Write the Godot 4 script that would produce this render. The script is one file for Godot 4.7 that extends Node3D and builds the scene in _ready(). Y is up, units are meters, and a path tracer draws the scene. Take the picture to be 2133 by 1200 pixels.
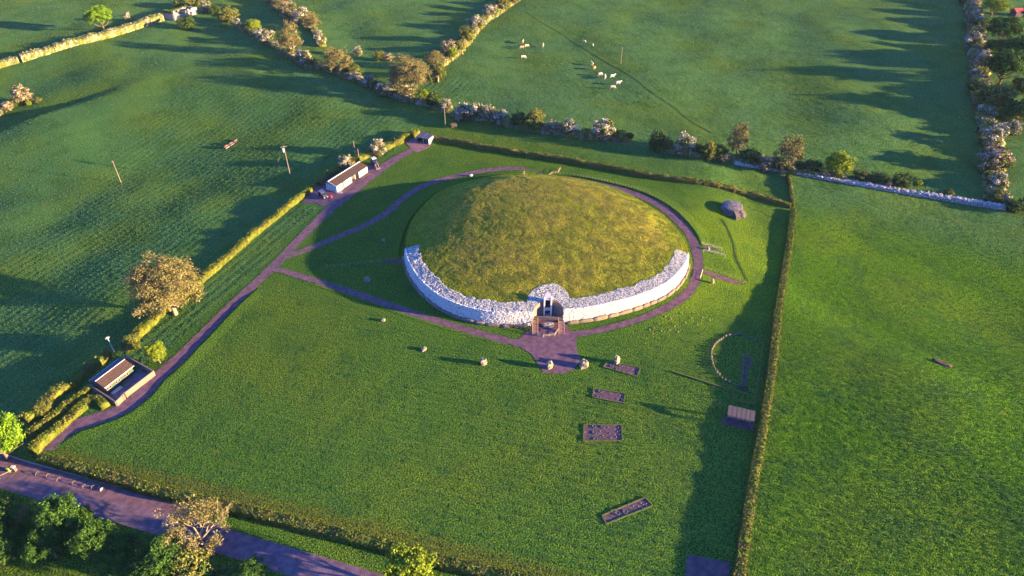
extends Node3D
# Aerial view of a large grass-covered passage tomb with a white quartz wall, in low morning sun.

const CAM_H := 115.5
const PITCH := 38.3
const FPX := 1422.0
const SUN_TAN := 0.168

var rng := RandomNumberGenerator.new()
var nz_big := FastNoiseLite.new()
var nz_mid := FastNoiseLite.new()
var nz_fine := FastNoiseLite.new()
var nz_col := FastNoiseLite.new()
var M := {}
var counts := {}
var cam_basis := Basis()
var flat := {}          # masks of ground kept smooth (under paths and pads)

# ---------------------------------------------------------------- mesh builder
class MB:
	var v := PackedVector3Array()
	var n := PackedVector3Array()
	var c := PackedColorArray()
	var uv := PackedVector2Array()
	var ix := PackedInt32Array()
	func tri(a: Vector3, b: Vector3, d: Vector3, col := Color.WHITE) -> void:
		var nn := (a - d).cross(a - b).normalized()
		var k := v.size()
		v.append(a); v.append(b); v.append(d)
		n.append(nn); n.append(nn); n.append(nn)
		c.append(col); c.append(col); c.append(col)
		uv.append(Vector2(a.x, a.z)); uv.append(Vector2(b.x, b.z)); uv.append(Vector2(d.x, d.z))
		ix.append(k); ix.append(k + 1); ix.append(k + 2)
	func quad(a: Vector3, b: Vector3, d: Vector3, e: Vector3, col := Color.WHITE) -> void:
		var nn := (a - d).cross(a - b).normalized()
		var k := v.size()
		v.append(a); v.append(b); v.append(d); v.append(e)
		for i in 4:
			n.append(nn); c.append(col)
		uv.append(Vector2(0, 0)); uv.append(Vector2(1, 0)); uv.append(Vector2(1, 1)); uv.append(Vector2(0, 1))
		ix.append(k); ix.append(k + 1); ix.append(k + 2)
		ix.append(k); ix.append(k + 2); ix.append(k + 3)
	func box(t: Transform3D, s: Vector3, col := Color.WHITE) -> void:
		var h := s * 0.5
		var p: Array[Vector3] = []
		for i in 8:
			p.append(t * Vector3(h.x if i & 1 else -h.x, h.y if i & 2 else -h.y, h.z if i & 4 else -h.z))
		quad(p[2], p[3], p[1], p[0], col); quad(p[7], p[6], p[4], p[5], col)
		quad(p[6], p[2], p[0], p[4], col); quad(p[3], p[7], p[5], p[1], col)
		quad(p[6], p[7], p[3], p[2], col); quad(p[0], p[1], p[5], p[4], col)
	func tube(a: Vector3, b: Vector3, r0: float, r1: float, sides := 6, col := Color.WHITE, cap := true) -> void:
		var d := (b - a).normalized()
		var u := d.cross(Vector3.UP if absf(d.y) < 0.9 else Vector3.RIGHT).normalized()
		var w := d.cross(u)
		var k := v.size()
		for i in sides + 1:
			var t := TAU * i / sides
			var o := u * cos(t) + w * sin(t)
			v.append(a + o * r0); v.append(b + o * r1)
			n.append(o); n.append(o); c.append(col); c.append(col)
			uv.append(Vector2(float(i) / sides, 0)); uv.append(Vector2(float(i) / sides, 1))
		for i in sides:
			var q := k + i * 2
			ix.append(q); ix.append(q + 1); ix.append(q + 2)
			ix.append(q + 1); ix.append(q + 3); ix.append(q + 2)
		if cap:
			for i in range(1, sides - 1):
				var t0 := TAU * i / sides
				var t1 := TAU * (i + 1) / sides
				tri(b + u * r1, b + (u * cos(t0) + w * sin(t0)) * r1, b + (u * cos(t1) + w * sin(t1)) * r1, col)
				tri(a + u * r0, a + (u * cos(t1) + w * sin(t1)) * r0, a + (u * cos(t0) + w * sin(t0)) * r0, col)
	# outline in the local XY plane, pushed along Z from z0 to z1
	func prism(t: Transform3D, poly: PackedVector2Array, z0: float, z1: float, col := Color.WHITE) -> void:
		var p := poly
		if Geometry2D.is_polygon_clockwise(p):
			p = p.duplicate(); p.reverse()
		var m := p.size()
		for i in m:
			var a := p[i]
			var b := p[(i + 1) % m]
			quad(t * Vector3(a.x, a.y, z1), t * Vector3(a.x, a.y, z0), t * Vector3(b.x, b.y, z0), t * Vector3(b.x, b.y, z1), col)
		var tr := Geometry2D.triangulate_polygon(p)
		for i in range(0, tr.size(), 3):
			var a := p[tr[i]]
			var b := p[tr[i + 1]]
			var d := p[tr[i + 2]]
			tri(t * Vector3(a.x, a.y, z1), t * Vector3(d.x, d.y, z1), t * Vector3(b.x, b.y, z1), col)
			tri(t * Vector3(a.x, a.y, z0), t * Vector3(b.x, b.y, z0), t * Vector3(d.x, d.y, z0), col)
	func face_out() -> void:      # turn every triangle so that its front agrees with its normals
		for i in range(0, ix.size(), 3):
			var a := v[ix[i]]
			var nn := (a - v[ix[i + 2]]).cross(a - v[ix[i + 1]])
			if nn.dot(n[ix[i]]) < 0:
				var t := ix[i + 1]; ix[i + 1] = ix[i + 2]; ix[i + 2] = t
	func done() -> ArrayMesh:
		var a := []
		a.resize(Mesh.ARRAY_MAX)
		a[Mesh.ARRAY_VERTEX] = v
		a[Mesh.ARRAY_NORMAL] = n
		a[Mesh.ARRAY_COLOR] = c
		a[Mesh.ARRAY_TEX_UV] = uv
		a[Mesh.ARRAY_INDEX] = ix
		var m := ArrayMesh.new()
		m.add_surface_from_arrays(Mesh.PRIMITIVE_TRIANGLES, a)
		return m

# ---------------------------------------------------------------- node helpers
func numbered(called: String) -> String:
	var k: int = counts.get(called, 0)
	counts[called] = k + 1
	return called if k == 0 else "%s_%03d" % [called, k]

func obj(mesh: Mesh, called: String, material: Material, parent: Node = null) -> MeshInstance3D:
	var o := MeshInstance3D.new()
	o.mesh = mesh
	o.material_override = material
	if parent == null:
		o.name = numbered(called)
		add_child(o)
	else:
		o.name = called
		parent.add_child(o, true)
	return o

func tag(o: Node, label: String, category: String, group := "", kind := "") -> void:
	if label != "": o.set_meta("label", label)
	if category != "": o.set_meta("category", category)
	if group != "": o.set_meta("group", group)
	if kind != "": o.set_meta("kind", kind)

func thing(called: String, label: String, category: String, at: Vector3, turn := 0.0, group := "") -> Node3D:
	var o := Node3D.new()
	o.name = numbered(called)
	add_child(o)
	o.position = at
	o.rotation.y = turn
	tag(o, label, category, group)
	return o

func bx(parent: Node, called: String, mid: Vector3, size: Vector3, material: Material, turn := Vector3.ZERO) -> MeshInstance3D:
	var mb := MB.new()
	mb.box(Transform3D(Basis.from_euler(turn), Vector3.ZERO), size)
	var o := obj(mb.done(), called, material, parent)
	o.position = mid
	return o

func structure(mesh: Mesh, called: String, material: Material) -> MeshInstance3D:
	var o := obj(mesh, called, material)
	o.set_meta("kind", "structure")
	return o

func lin(r: float, g: float, b: float) -> Color:
	return Color(r, g, b).linear_to_srgb()

func plain(r: float, g: float, b: float, rough := 0.85, metal := 0.0) -> StandardMaterial3D:
	var m := StandardMaterial3D.new()
	m.albedo_color = lin(r, g, b)
	m.roughness = rough
	m.metallic = metal
	m.metallic_specular = 0.3
	return m

func vcol(rough := 0.9) -> StandardMaterial3D:
	var m := StandardMaterial3D.new()
	m.vertex_color_use_as_albedo = true
	m.roughness = rough
	m.metallic_specular = 0.15
	m.cull_mode = BaseMaterial3D.CULL_DISABLED
	return m

func noise_image(size: int, freq: float, seed_: int, octaves := 4, type := FastNoiseLite.TYPE_SIMPLEX_SMOOTH) -> Image:
	var f := FastNoiseLite.new()
	f.noise_type = type
	f.seed = seed_
	f.frequency = freq
	f.fractal_octaves = octaves
	var im := f.get_seamless_image(size, size)
	im.convert(Image.FORMAT_RGBA8)
	return im

func normal_tex(size: int, freq: float, seed_: int, strength: float, octaves := 4, type := FastNoiseLite.TYPE_SIMPLEX_SMOOTH) -> ImageTexture:
	var im := noise_image(size, freq, seed_, octaves, type)
	im.bump_map_to_normal_map(strength)
	return ImageTexture.create_from_image(im)

func speckle_tex(size: int, freq: float, seed_: int, dark: Color, light: Color, octaves := 4, type := FastNoiseLite.TYPE_SIMPLEX_SMOOTH, gain := 1.0) -> ImageTexture:
	var im := noise_image(size, freq, seed_, octaves, type)
	var data := im.get_data()
	var lut := PackedByteArray()
	for i in 256:
		var t := clampf((i / 255.0 - 0.5) * gain + 0.5, 0, 1)
		var q := dark.lerp(light, t)
		lut.append(int(clampf(q.r, 0, 1) * 255)); lut.append(int(clampf(q.g, 0, 1) * 255)); lut.append(int(clampf(q.b, 0, 1) * 255))
	for i in range(0, data.size(), 4):
		var k := data[i] * 3
		data[i] = lut[k]; data[i + 1] = lut[k + 1]; data[i + 2] = lut[k + 2]
	return ImageTexture.create_from_image(Image.create_from_data(size, size, false, Image.FORMAT_RGBA8, data))

# ---------------------------------------------------------------- terrain
func soft(t: float, w: float) -> float:
	if t > 12.0 * w: return t
	return w * log(1.0 + exp(t / w))

func hedge_side(x: float, z: float) -> float:      # metres to the left of the west hedge line
	return (x + 98.5) * -0.924 + (z + 89.9) * -0.382

func east_side(x: float, z: float) -> float:       # metres to the right of the east hedge line
	return x - 53.0 - (-z - 90.0) * 0.385

func beyond(x: float, z: float) -> float:          # metres beyond the hedge behind the mound
	return -z - 228.0 + 0.46 * x

func H(x: float, z: float) -> float:
	var s := hedge_side(x, z)
	var far := 1.0 - 0.85 * smoothstep(205.0, 310.0, -z)
	var h := (-0.03 * soft(s + 48.0, 6.0) - 0.035 * soft(s - 1.0, 4.0) + 0.05 * soft(s - 95.0, 12.0)) * far
	# bank in the far corner of the west field
	var q := (x + 205.0) * -0.70 + (z + 258.0) * -0.714
	if q > -12.0:
		var t := ((x + 205.0) * 0.714 + (z + 258.0) * -0.70) / 46.0
		h -= 4.2 * smoothstep(-3.0, 7.0, q) * (1.0 - smoothstep(30.0, 110.0, q)) * (1.0 - smoothstep(0.1, 1.35, t))
	# scarp in the east field
	var e := (x - 77.0) * 0.777 + (z + 148.4) * -0.63
	if x > 60.0:
		h -= 1.35 * smoothstep(-8.0, 9.0, e) * smoothstep(66.0, 82.0, x) * (1.0 - smoothstep(30.0, 90.0, e))
	var mid := smoothstep(112.0, 145.0, -z) * (1.0 - smoothstep(210.0, 250.0, -z))
	if x > 20.0:
		var es := east_side(x, z)
		h -= mid * (0.14 * soft(es + 32.0, 3.0) - 0.09 * soft(es + 11.0, 3.0) - 0.05 * soft(es - 5.0, 5.0))
	if x > 60.0:
		h -= 0.045 * soft(east_side(x, z) - 9.0, 5.0) * smoothstep(88.0, 140.0, -z) * (1.0 - smoothstep(185.0, 240.0, -z))
	var wild := maxf(smoothstep(0.0, 30.0, s), maxf(smoothstep(2.0, 25.0, east_side(x, z)) * 0.8, smoothstep(4.0, 40.0, beyond(x, z))))
	h += nz_big.get_noise_2d(x, z) * (0.12 + 1.5 * wild)
	if s > 0.0: h += nz_big.get_noise_2d(x * 1.5 + 70.0, z * 1.5) * 0.7 * smoothstep(8.0, 30.0, s)
	return h

func ray(px: float, py: float) -> Vector3:
	return (cam_basis * Vector3((px - 1066.5) / FPX, -(py - 600.0) / FPX, -1.0)).normalized()

func G(px: float, py: float, up := 0.0) -> Vector3:
	var d := ray(px, py)
	var y := up
	var p := Vector3.ZERO
	for i in 10:
		var t := (y - CAM_H) / d.y
		p = Vector3(d.x * t, y, d.z * t)
		y = lerpf(y, H(p.x, p.z) + up, 0.8)
	p.y = H(p.x, p.z) + up
	return p

func P(x: float, z: float, up := 0.0) -> Vector3:
	return Vector3(x, H(x, z) + up, z)

func ppm(p: Vector3) -> float:                    # photograph pixels per metre across, at a place
	var q := cam_basis.inverse() * (p - Vector3(0, CAM_H, 0))
	return FPX / -q.z

func stamp(a: Vector3, b: Vector3, r: float) -> void:
	var n := int(ceil(a.distance_to(b) / 0.6)) + 1
	for i in n + 1:
		var p := a.lerp(b, float(i) / n)
		for ax in range(int(floor((p.x - r) / 0.8)), int(ceil((p.x + r) / 0.8)) + 1):
			for az in range(int(floor((p.z - r) / 0.8)), int(ceil((p.z + r) / 0.8)) + 1):
				flat[ax * 4096 + az] = true

func is_flat(x: float, z: float) -> bool:
	return flat.has(int(round(x / 0.8)) * 4096 + int(round(z / 0.8)))

func ground_color(x: float, z: float) -> Color:
	var s := hedge_side(x, z)
	var a := nz_col.get_noise_2d(x, z)
	var b := nz_col.get_noise_2d(x * 4.0 + 300.0, z * 4.0)
	var d := nz_col.get_noise_2d(x * 13.0, z * 13.0 - 90.0)
	var lawn := Color(0.066, 0.130, 0.023)
	var meadow := Color(0.082, 0.165, 0.013)
	var west := Color(0.064, 0.142, 0.046)
	var upper := Color(0.078, 0.158, 0.052)
	var c := lawn.lerp(west, smoothstep(-2.0, 4.0, s))
	c = c.lerp(meadow, smoothstep(-2.0, 3.0, east_side(x, z)) * (1.0 - smoothstep(180.0, 215.0, -z)))
	c = c.lerp(upper, smoothstep(-2.0, 30.0, beyond(x, z)))
	var es := east_side(x, z)
	if es > -40.0: c = c.lerp(Color(0.125, 0.185, 0.014), 0.8 * smoothstep(-38.0, -30.0, es) * (1.0 - smoothstep(-3.0, 0.0, es)) * smoothstep(118.0, 150.0, -z) * (1.0 - smoothstep(-14.0, -4.0, beyond(x, z))))
	c = c.lerp(Color(0.105, 0.150, 0.018), clampf(a * 0.9 + 0.15, 0, 0.6))
	c = c.lerp(Color(0.036, 0.092, 0.022), clampf(-b * 0.9 + 0.05, 0, 0.6))
	c = c.lerp(Color(0.118, 0.128, 0.026), clampf(d * 0.7 - 0.08, 0, 0.4))
	# rough brown grass along the roadside hedge
	var rd := (-z - 88.6 + 0.2657 * (x + 96.8)) * 0.966
	if rd > 0.0 and rd < 7.0 and x > -97.0 and x < 40.0:
		c = c.lerp(Color(0.115, 0.105, 0.024), 0.6 * (1.0 - smoothstep(3.2, 5.2, rd + 1.5 * d)))
	return c * 1.16

func bump(x: float, z: float) -> float:
	if is_flat(x, z): return 0.0
	var s := hedge_side(x, z)
	if s > 0.5 and -z < 300.0:
		var rows := sin((s + nz_mid.get_noise_2d(x * 0.1, z * 0.1) * 0.6) * TAU / 2.7)
		return rows * (0.055 + 0.05 * nz_mid.get_noise_2d(x * 0.6 + 50.0, z * 0.6)) + nz_fine.get_noise_2d(x, z) * 0.07
	if east_side(x, z) > 0.0 and -z < 195.0:
		return nz_fine.get_noise_2d(x * 1.1, z * 1.1) * 0.09 + nz_mid.get_noise_2d(x * 1.5, z * 1.5) * 0.03
	if beyond(x, z) > 0.0:
		return nz_fine.get_noise_2d(x * 0.9, z * 0.9) * 0.10 + nz_mid.get_noise_2d(x, z) * 0.05
	var mow := sin((x * 0.247 - z * 0.969 + nz_mid.get_noise_2d(x * 0.1, z * 0.1) * 0.3) * TAU / 2.0) * 0.02
	return mow + nz_fine.get_noise_2d(x * 1.1, z * 1.1) * 0.055 + nz_mid.get_noise_2d(x, z) * 0.05

func build_ground() -> void:
	var xs := PackedFloat32Array()
	var zs := PackedFloat32Array()
	var far := [-2200.0, -1500.0, -1000.0, -700.0, -520.0, -420.0, -370.0]
	for q in far: xs.append(q)
	var x := -330.0
	while x < -150.0: xs.append(x); x += 1.5
	while x < 150.0: xs.append(x); x += 0.8
	while x < 331.0: xs.append(x); x += 1.5
	for i in range(6, -1, -1): xs.append(-far[i])
	for q in [400.0, 200.0, 80.0, 20.0, -20.0, -40.0]: zs.append(q)
	var z := -50.0
	while z > -240.0: zs.append(z); z -= 0.8
	while z > -470.0: zs.append(z); z -= 1.4
	for q in [-480.0, -500.0, -540.0, -620.0, -800.0, -1100.0, -1600.0, -2400.0]: zs.append(q)
	var nx := xs.size()
	var nzc := zs.size()
	var v := PackedVector3Array(); v.resize(nx * nzc)
	var nn := PackedVector3Array(); nn.resize(nx * nzc)
	var cc := PackedColorArray(); cc.resize(nx * nzc)
	var uv := PackedVector2Array(); uv.resize(nx * nzc)
	for j in nzc:
		for i in nx:
			var px := xs[i]
			var pz := zs[j]
			v[j * nx + i] = Vector3(px, H(px, pz) + bump(px, pz), pz)
			uv[j * nx + i] = Vector2(px, pz) / 36.0
			cc[j * nx + i] = ground_color(px, pz)
	for j in nzc:
		for i in nx:
			var a := v[j * nx + maxi(i - 1, 0)]
			var b := v[j * nx + mini(i + 1, nx - 1)]
			var d := v[maxi(j - 1, 0) * nx + i]
			var e := v[mini(j + 1, nzc - 1) * nx + i]
			nn[j * nx + i] = (b - a).cross(e - d).normalized() * (1.0 if (b - a).cross(e - d).y > 0 else -1.0)
	var ix := PackedInt32Array(); ix.resize((nx - 1) * (nzc - 1) * 6)
	var k := 0
	for j in nzc - 1:
		for i in nx - 1:
			var a := j * nx + i
			ix[k] = a; ix[k + 1] = a + nx; ix[k + 2] = a + 1
			ix[k + 3] = a + 1; ix[k + 4] = a + nx; ix[k + 5] = a + nx + 1
			k += 6
	var arr := []
	arr.resize(Mesh.ARRAY_MAX)
	arr[Mesh.ARRAY_VERTEX] = v; arr[Mesh.ARRAY_NORMAL] = nn; arr[Mesh.ARRAY_COLOR] = cc
	arr[Mesh.ARRAY_TEX_UV] = uv; arr[Mesh.ARRAY_INDEX] = ix
	var m := ArrayMesh.new()
	m.add_surface_from_arrays(Mesh.PRIMITIVE_TRIANGLES, arr)
	structure(m, "ground", M.grass)

# tufts of grass standing in the fields and, shorter, on the lawn; on the dome too
func tuft_mesh() -> ArrayMesh:
	var mb := MB.new()
	rng.seed = 2
	for i in 9:
		var a := TAU * i / 9.0 + rng.randf() * 0.5
		var o := Vector3(cos(a), 0, sin(a))
		var w := Vector3(-o.z, 0, o.x) * 0.17
		var b := o * rng.randf_range(0.05, 0.25)
		var tip := o * rng.randf_range(0.35, 0.62) + Vector3(0, rng.randf_range(0.6, 1.0), 0)
		mb.tri(b - w, tip, b + w, Color.WHITE)
	for i in mb.n.size(): mb.n[i] = (mb.n[i] + Vector3.UP * 0.6).normalized()
	mb.face_out()
	return mb.done()

func tufts(called: String, label: String, mesh: Mesh, list: PackedFloat32Array) -> void:
	var mm := MultiMesh.new()
	mm.transform_format = MultiMesh.TRANSFORM_3D
	mm.use_colors = true
	mm.mesh = mesh
	mm.instance_count = list.size() / 16
	mm.buffer = list
	var o := MultiMeshInstance3D.new()
	o.multimesh = mm
	o.material_override = M.tuft
	o.name = numbered(called)
	add_child(o)
	tag(o, label, "grass", "", "stuff")

func push_tuft(list: PackedFloat32Array, p: Vector3, w: float, h: float, c: Color) -> void:
	var a := rng.randf() * TAU
	var q := cos(a) * w
	var s := sin(a) * w
	list.append_array(PackedFloat32Array([q, 0, s, p.x, 0, h, 0, p.y, -s, 0, q, p.z, c.r, c.g, c.b, 1.0]))

func build_tufts() -> void:
	var mesh := tuft_mesh()
	var field := PackedFloat32Array()
	var lawn := PackedFloat32Array()
	rng.seed = 71
	var inv := cam_basis.inverse()
	var z := -55.0
	while z > -440.0:
		var step := clampf(-z / 270.0, 0.38, 1.5)
		var half := minf(330.0, 45.0 - z * 0.80)
		var x := -half
		while x < half:
			x += step
			var px := x + rng.randf_range(-0.5, 0.5) * step
			var pz := z + rng.randf_range(-0.5, 0.5) * step
			if is_flat(px, pz): continue
			var c3 := inv * Vector3(px, -CAM_H, pz)
			if absf(c3.x / c3.z) > 0.84 or absf(c3.y / c3.z) > 0.50: continue
			var dx := px - m_mid.x
			var dz := pz - m_mid.z
			if dx * dx + dz * dz < 2300.0 and dx * dx + dz * dz < pow(radius_at(atan2(dz, dx)) + 0.6, 2): continue
			var s := hedge_side(px, pz)
			var on_lawn := s < 0.0 and east_side(px, pz) < 0.0 and beyond(px, pz) < 0.0
			var g := 0.2 * nz_mid.get_noise_2d(px * 1.2, pz * 1.2) + 0.8 * nz_fine.get_noise_2d(px * 1.0, pz * 1.0)
			if g < (-0.22 if not on_lawn else -0.1): continue
			var c := ground_color(px, pz) * rng.randf_range(0.85, 1.35)
			var y := H(px, pz) + bump(px, pz) - 0.02
			if on_lawn:
				var mw := sin((px * 0.247 - pz * 0.969 + nz_mid.get_noise_2d(px * 0.1, pz * 0.1) * 0.3) * TAU / 2.0)
				if mw < -0.55 and px < 30.0: continue
				push_tuft(lawn, Vector3(px, y, pz), rng.randf_range(0.28, 0.5), rng.randf_range(0.06, 0.14) * (1.0 + g), c)
			else:
				var hh := rng.randf_range(0.09, 0.19) * (1.0 + 0.8 * g)
				if s > 0.0 and -pz < 300.0: hh *= 0.85 + 0.35 * sin((s + nz_mid.get_noise_2d(px * 0.1, pz * 0.1) * 0.6) * TAU / 2.7)
				push_tuft(field, Vector3(px, y, pz), rng.randf_range(0.40, 0.85) * maxf(step, 0.6), maxf(hh, 0.04) * maxf(1.0, step * 0.8), c)
		z -= step
	for e in edges:
		for i in 3:
			var q := e + Vector3(rng.randf_range(-0.5, 0.5), 0, rng.randf_range(-0.5, 0.5))
			push_tuft(lawn, P(q.x, q.z, 0.0), rng.randf_range(0.25, 0.45), rng.randf_range(0.08, 0.2), ground_color(q.x, q.z) * rng.randf_range(0.85, 1.3))
	tufts("meadow_grass", "tussocky meadow grass covering the surrounding fields", mesh, field)
	tufts("lawn_grass", "short mown grass tufts covering the lawn round the mound", mesh, lawn)

# ---------------------------------------------------------------- paths
func smooth_line(pts: Array, step := 1.0) -> PackedVector3Array:      # pts: Vector3 on the ground -> dense Catmull-Rom line
	var out := PackedVector3Array()
	for i in pts.size() - 1:
		var p0: Vector3 = pts[maxi(i - 1, 0)]
		var p1: Vector3 = pts[i]
		var p2: Vector3 = pts[i + 1]
		var p3: Vector3 = pts[mini(i + 2, pts.size() - 1)]
		var n := maxi(1, int(p1.distance_to(p2) / step))
		for k in n:
			out.append(p1.cubic_interpolate(p2, p0, p3, float(k) / n))
	out.append(pts[-1])
	return out

func gline(px: Array) -> Array:
	var out := []
	for p in px: out.append(G(p[0], p[1]))
	return out

func ribbon(a: PackedVector3Array, b: PackedVector3Array, across: int, up: float, mb: MB) -> void:
	var k := mb.v.size()
	for i in a.size():
		for j in across + 1:
			var p := a[i].lerp(b[i], float(j) / across)
			p.y = H(p.x, p.z) + up
			mb.v.append(p); mb.n.append(Vector3.UP); mb.c.append(Color.WHITE); mb.uv.append(Vector2(p.x, p.z) / 12.0)
	var w := across + 1
	for i in a.size() - 1:
		for j in across:
			var q := k + i * w + j
			mb.ix.append(q); mb.ix.append(q + 1); mb.ix.append(q + w)
			mb.ix.append(q + 1); mb.ix.append(q + w + 1); mb.ix.append(q + w)

func offset_line(line: PackedVector3Array, off: Array) -> PackedVector3Array:   # off: one value, or one for each end
	var out := PackedVector3Array()
	for i in line.size():
		var t := (line[mini(i + 1, line.size() - 1)] - line[maxi(i - 1, 0)])
		t.y = 0
		t = t.normalized()
		var f := float(i) / (line.size() - 1) * (off.size() - 1)
		var o: float = lerpf(off[int(f)], off[mini(int(f) + 1, off.size() - 1)], f - int(f))
		var p := line[i] + Vector3(-t.z, 0, t.x) * o
		out.append(p)
	return out

var edges := PackedVector3Array()
func path(called: String, px: Array, widths: Array, material: Material, up := 0.05) -> PackedVector3Array:
	var line := smooth_line(gline(px), 1.0)
	var half := []
	var neg := []
	for w in widths:
		half.append(w * 0.5); neg.append(-w * 0.5)
	var l := offset_line(line, neg)
	var r := offset_line(line, half)
	for i in l.size():
		edges.append(l[i]); edges.append(r[i])
		var j := 0.26 * nz_fine.get_noise_2d(l[i].x * 2.0, l[i].z * 2.0)
		var t := (r[i] - l[i]).normalized()
		l[i] += t * j; r[i] += t * j * -1.3
	var mb := MB.new()
	ribbon(l, r, 4, up, mb)
	mb.face_out()
	structure(mb.done(), called, material)
	for i in line.size() - 1: stamp(line[i], line[i + 1], l[i].distance_to(r[i]) * 0.5 + 0.9)
	return line

# a low grassy bank whose cut edge runs along a line; it slopes away to the right of the line's direction (side 1) or left (-1)
func verge(line: PackedVector3Array, off: Array, side: float, high: float, wide: float) -> void:
	var edge := offset_line(line, off)
	var mb := MB.new()
	var prof := [[0.0, -0.05], [0.05, high], [0.7, high * 0.92], [wide * 0.6, high * 0.35], [wide, -0.04]]
	var k := 0
	for i in edge.size():
		var t := (edge[mini(i + 1, edge.size() - 1)] - edge[maxi(i - 1, 0)])
		t.y = 0
		t = t.normalized()
		var o := Vector3(-t.z, 0, t.x) * side
		var end := clampf(minf(i, edge.size() - 1 - i) / 5.0, 0.05, 1.0)
		for q in prof:
			var p: Vector3 = edge[i] + o * (q[0] + 0.12 * nz_fine.get_noise_2d(edge[i].x * 2.0, edge[i].z * 2.0))
			p.y = H(p.x, p.z) + (q[1] * end if q[1] > 0 else q[1]) + (nz_fine.get_noise_2d(p.x * 1.5, p.z * 1.5) * 0.05 if q[1] > 0 else 0.0)
			mb.v.append(p); mb.uv.append(Vector2(p.x, p.z) / 36.0); mb.c.append(ground_color(p.x, p.z))
			mb.n.append(Vector3.UP)
		if i > 0:
			for j in 4:
				var a := (i - 1) * 5 + j
				if side > 0:
					mb.ix.append(a); mb.ix.append(a + 1); mb.ix.append(a + 5); mb.ix.append(a + 1); mb.ix.append(a + 6); mb.ix.append(a + 5)
				else:
					mb.ix.append(a); mb.ix.append(a + 5); mb.ix.append(a + 1); mb.ix.append(a + 1); mb.ix.append(a + 5); mb.ix.append(a + 6)
	var st := SurfaceTool.new()
	st.create_from(mb.done(), 0)
	st.generate_normals()
	structure(st.commit(), "grass_verge", M.grass)

func pad(called: String, px: Array, material: Material, up := 0.06) -> void:
	var pts := gline(px)
	var poly := PackedVector2Array()
	for p in pts: poly.append(Vector2(p.x, p.z))
	var mb := MB.new()
	var tr := Geometry2D.triangulate_polygon(poly)
	# cut every triangle in four, twice, so that the pad follows the ground
	var list := []
	for i in range(0, tr.size(), 3): list.append([poly[tr[i]], poly[tr[i + 1]], poly[tr[i + 2]]])
	for round_ in 2:
		var nxt := []
		for t in list:
			var a: Vector2 = (t[0] + t[1]) / 2
			var b: Vector2 = (t[1] + t[2]) / 2
			var c: Vector2 = (t[2] + t[0]) / 2
			nxt.append([t[0], a, c]); nxt.append([a, t[1], b]); nxt.append([c, b, t[2]]); nxt.append([a, b, c])
		list = nxt
	for t in list:
		var q := []
		for w in t: q.append(P(w.x, w.y, up))
		var nn: Vector3 = (q[0] - q[2]).cross(q[0] - q[1])
		if nn.y < 0: q.reverse()
		mb.tri(q[0], q[1], q[2])
		for i in range(mb.uv.size() - 3, mb.uv.size()): mb.uv[i] = mb.uv[i] / 12.0
		var mid: Vector3 = (q[0] + q[1] + q[2]) / 3.0
		stamp(mid, mid, 1.6)
	structure(mb.done(), called, material)
# ---------------------------------------------------------------- stones
func rock_mesh(seed_: int, size: Vector3, rows := 7, cols := 9, rough := 0.16, block := 0.5, col := Color(0.3, 0.27, 0.25)) -> ArrayMesh:
	var f := FastNoiseLite.new()
	f.seed = seed_; f.frequency = 0.9; f.fractal_octaves = 3
	var mb := MB.new()
	var g := []
	for i in rows + 1:
		var a := PI * i / rows
		var row := []
		for j in cols:
			var b := TAU * j / cols
			var d := Vector3(sin(a) * cos(b), cos(a), sin(a) * sin(b))
			var m := maxf(absf(d.x), maxf(absf(d.y), absf(d.z)))
			var p := d.lerp(d / m, block)
			p *= 1.0 + rough * 2.2 * f.get_noise_3dv(d * 1.6)
			row.append(Vector3(p.x * size.x * 0.5, (p.y * 0.5 + 0.42) * size.y, p.z * size.z * 0.5))
		g.append(row)
	for i in rows:
		for j in cols:
			var k := (j + 1) % cols
			var tint := col * (1.0 + 0.25 * f.get_noise_2d(i * 3.1, j * 2.3))
			if i == 0: mb.tri(g[0][0], g[1][j], g[1][k], tint)
			elif i == rows - 1: mb.tri(g[i][j], g[rows][0], g[i][k], tint)
			else: mb.quad(g[i][j], g[i + 1][j], g[i + 1][k], g[i][k], tint)
	for i in mb.n.size(): mb.n[i] = -mb.n[i] if mb.n[i].dot(mb.v[i] - Vector3(0, size.y * 0.42, 0)) < 0 else mb.n[i]
	mb.face_out()
	return mb.done()

func pile(called: String, parent: Node, mesh: Mesh, places: Array, colors: Array, material: Material) -> MultiMeshInstance3D:
	var mm := MultiMesh.new()
	mm.transform_format = MultiMesh.TRANSFORM_3D
	mm.use_colors = true
	mm.mesh = mesh
	mm.instance_count = places.size()
	for i in places.size():
		mm.set_instance_transform(i, places[i])
		mm.set_instance_color(i, colors[i])
	var o := MultiMeshInstance3D.new()
	o.multimesh = mm
	o.material_override = material
	o.name = called if parent != self else numbered(called)
	parent.add_child(o, true)
	o.set_meta("kind", "stuff")
	return o

# ---------------------------------------------------------------- the mound
const OUTLINE := [[842, 532], [844, 508], [852, 481], [867, 453], [890, 427], [924, 402], [972, 385], [1016, 375], [1061, 369], [1110, 367], [1163, 371], [1227, 381], [1290, 400], [1353, 434], [1379, 450], [1407, 481], [1427, 517], [1434, 545], [1424, 580], [1392, 614], [1345, 637], [1290, 654], [1232, 667], [1180, 673], [1141, 677], [1100, 679], [1045, 679], [1000, 674], [950, 660], [905, 636], [872, 605], [850, 570]]
var m_mid := Vector3.ZERO
var m_phi := PackedFloat32Array()
var m_rad := PackedFloat32Array()
var m_phiE := 0.0
var m_phiL := 0.0
var m_phiR := 0.0

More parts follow.
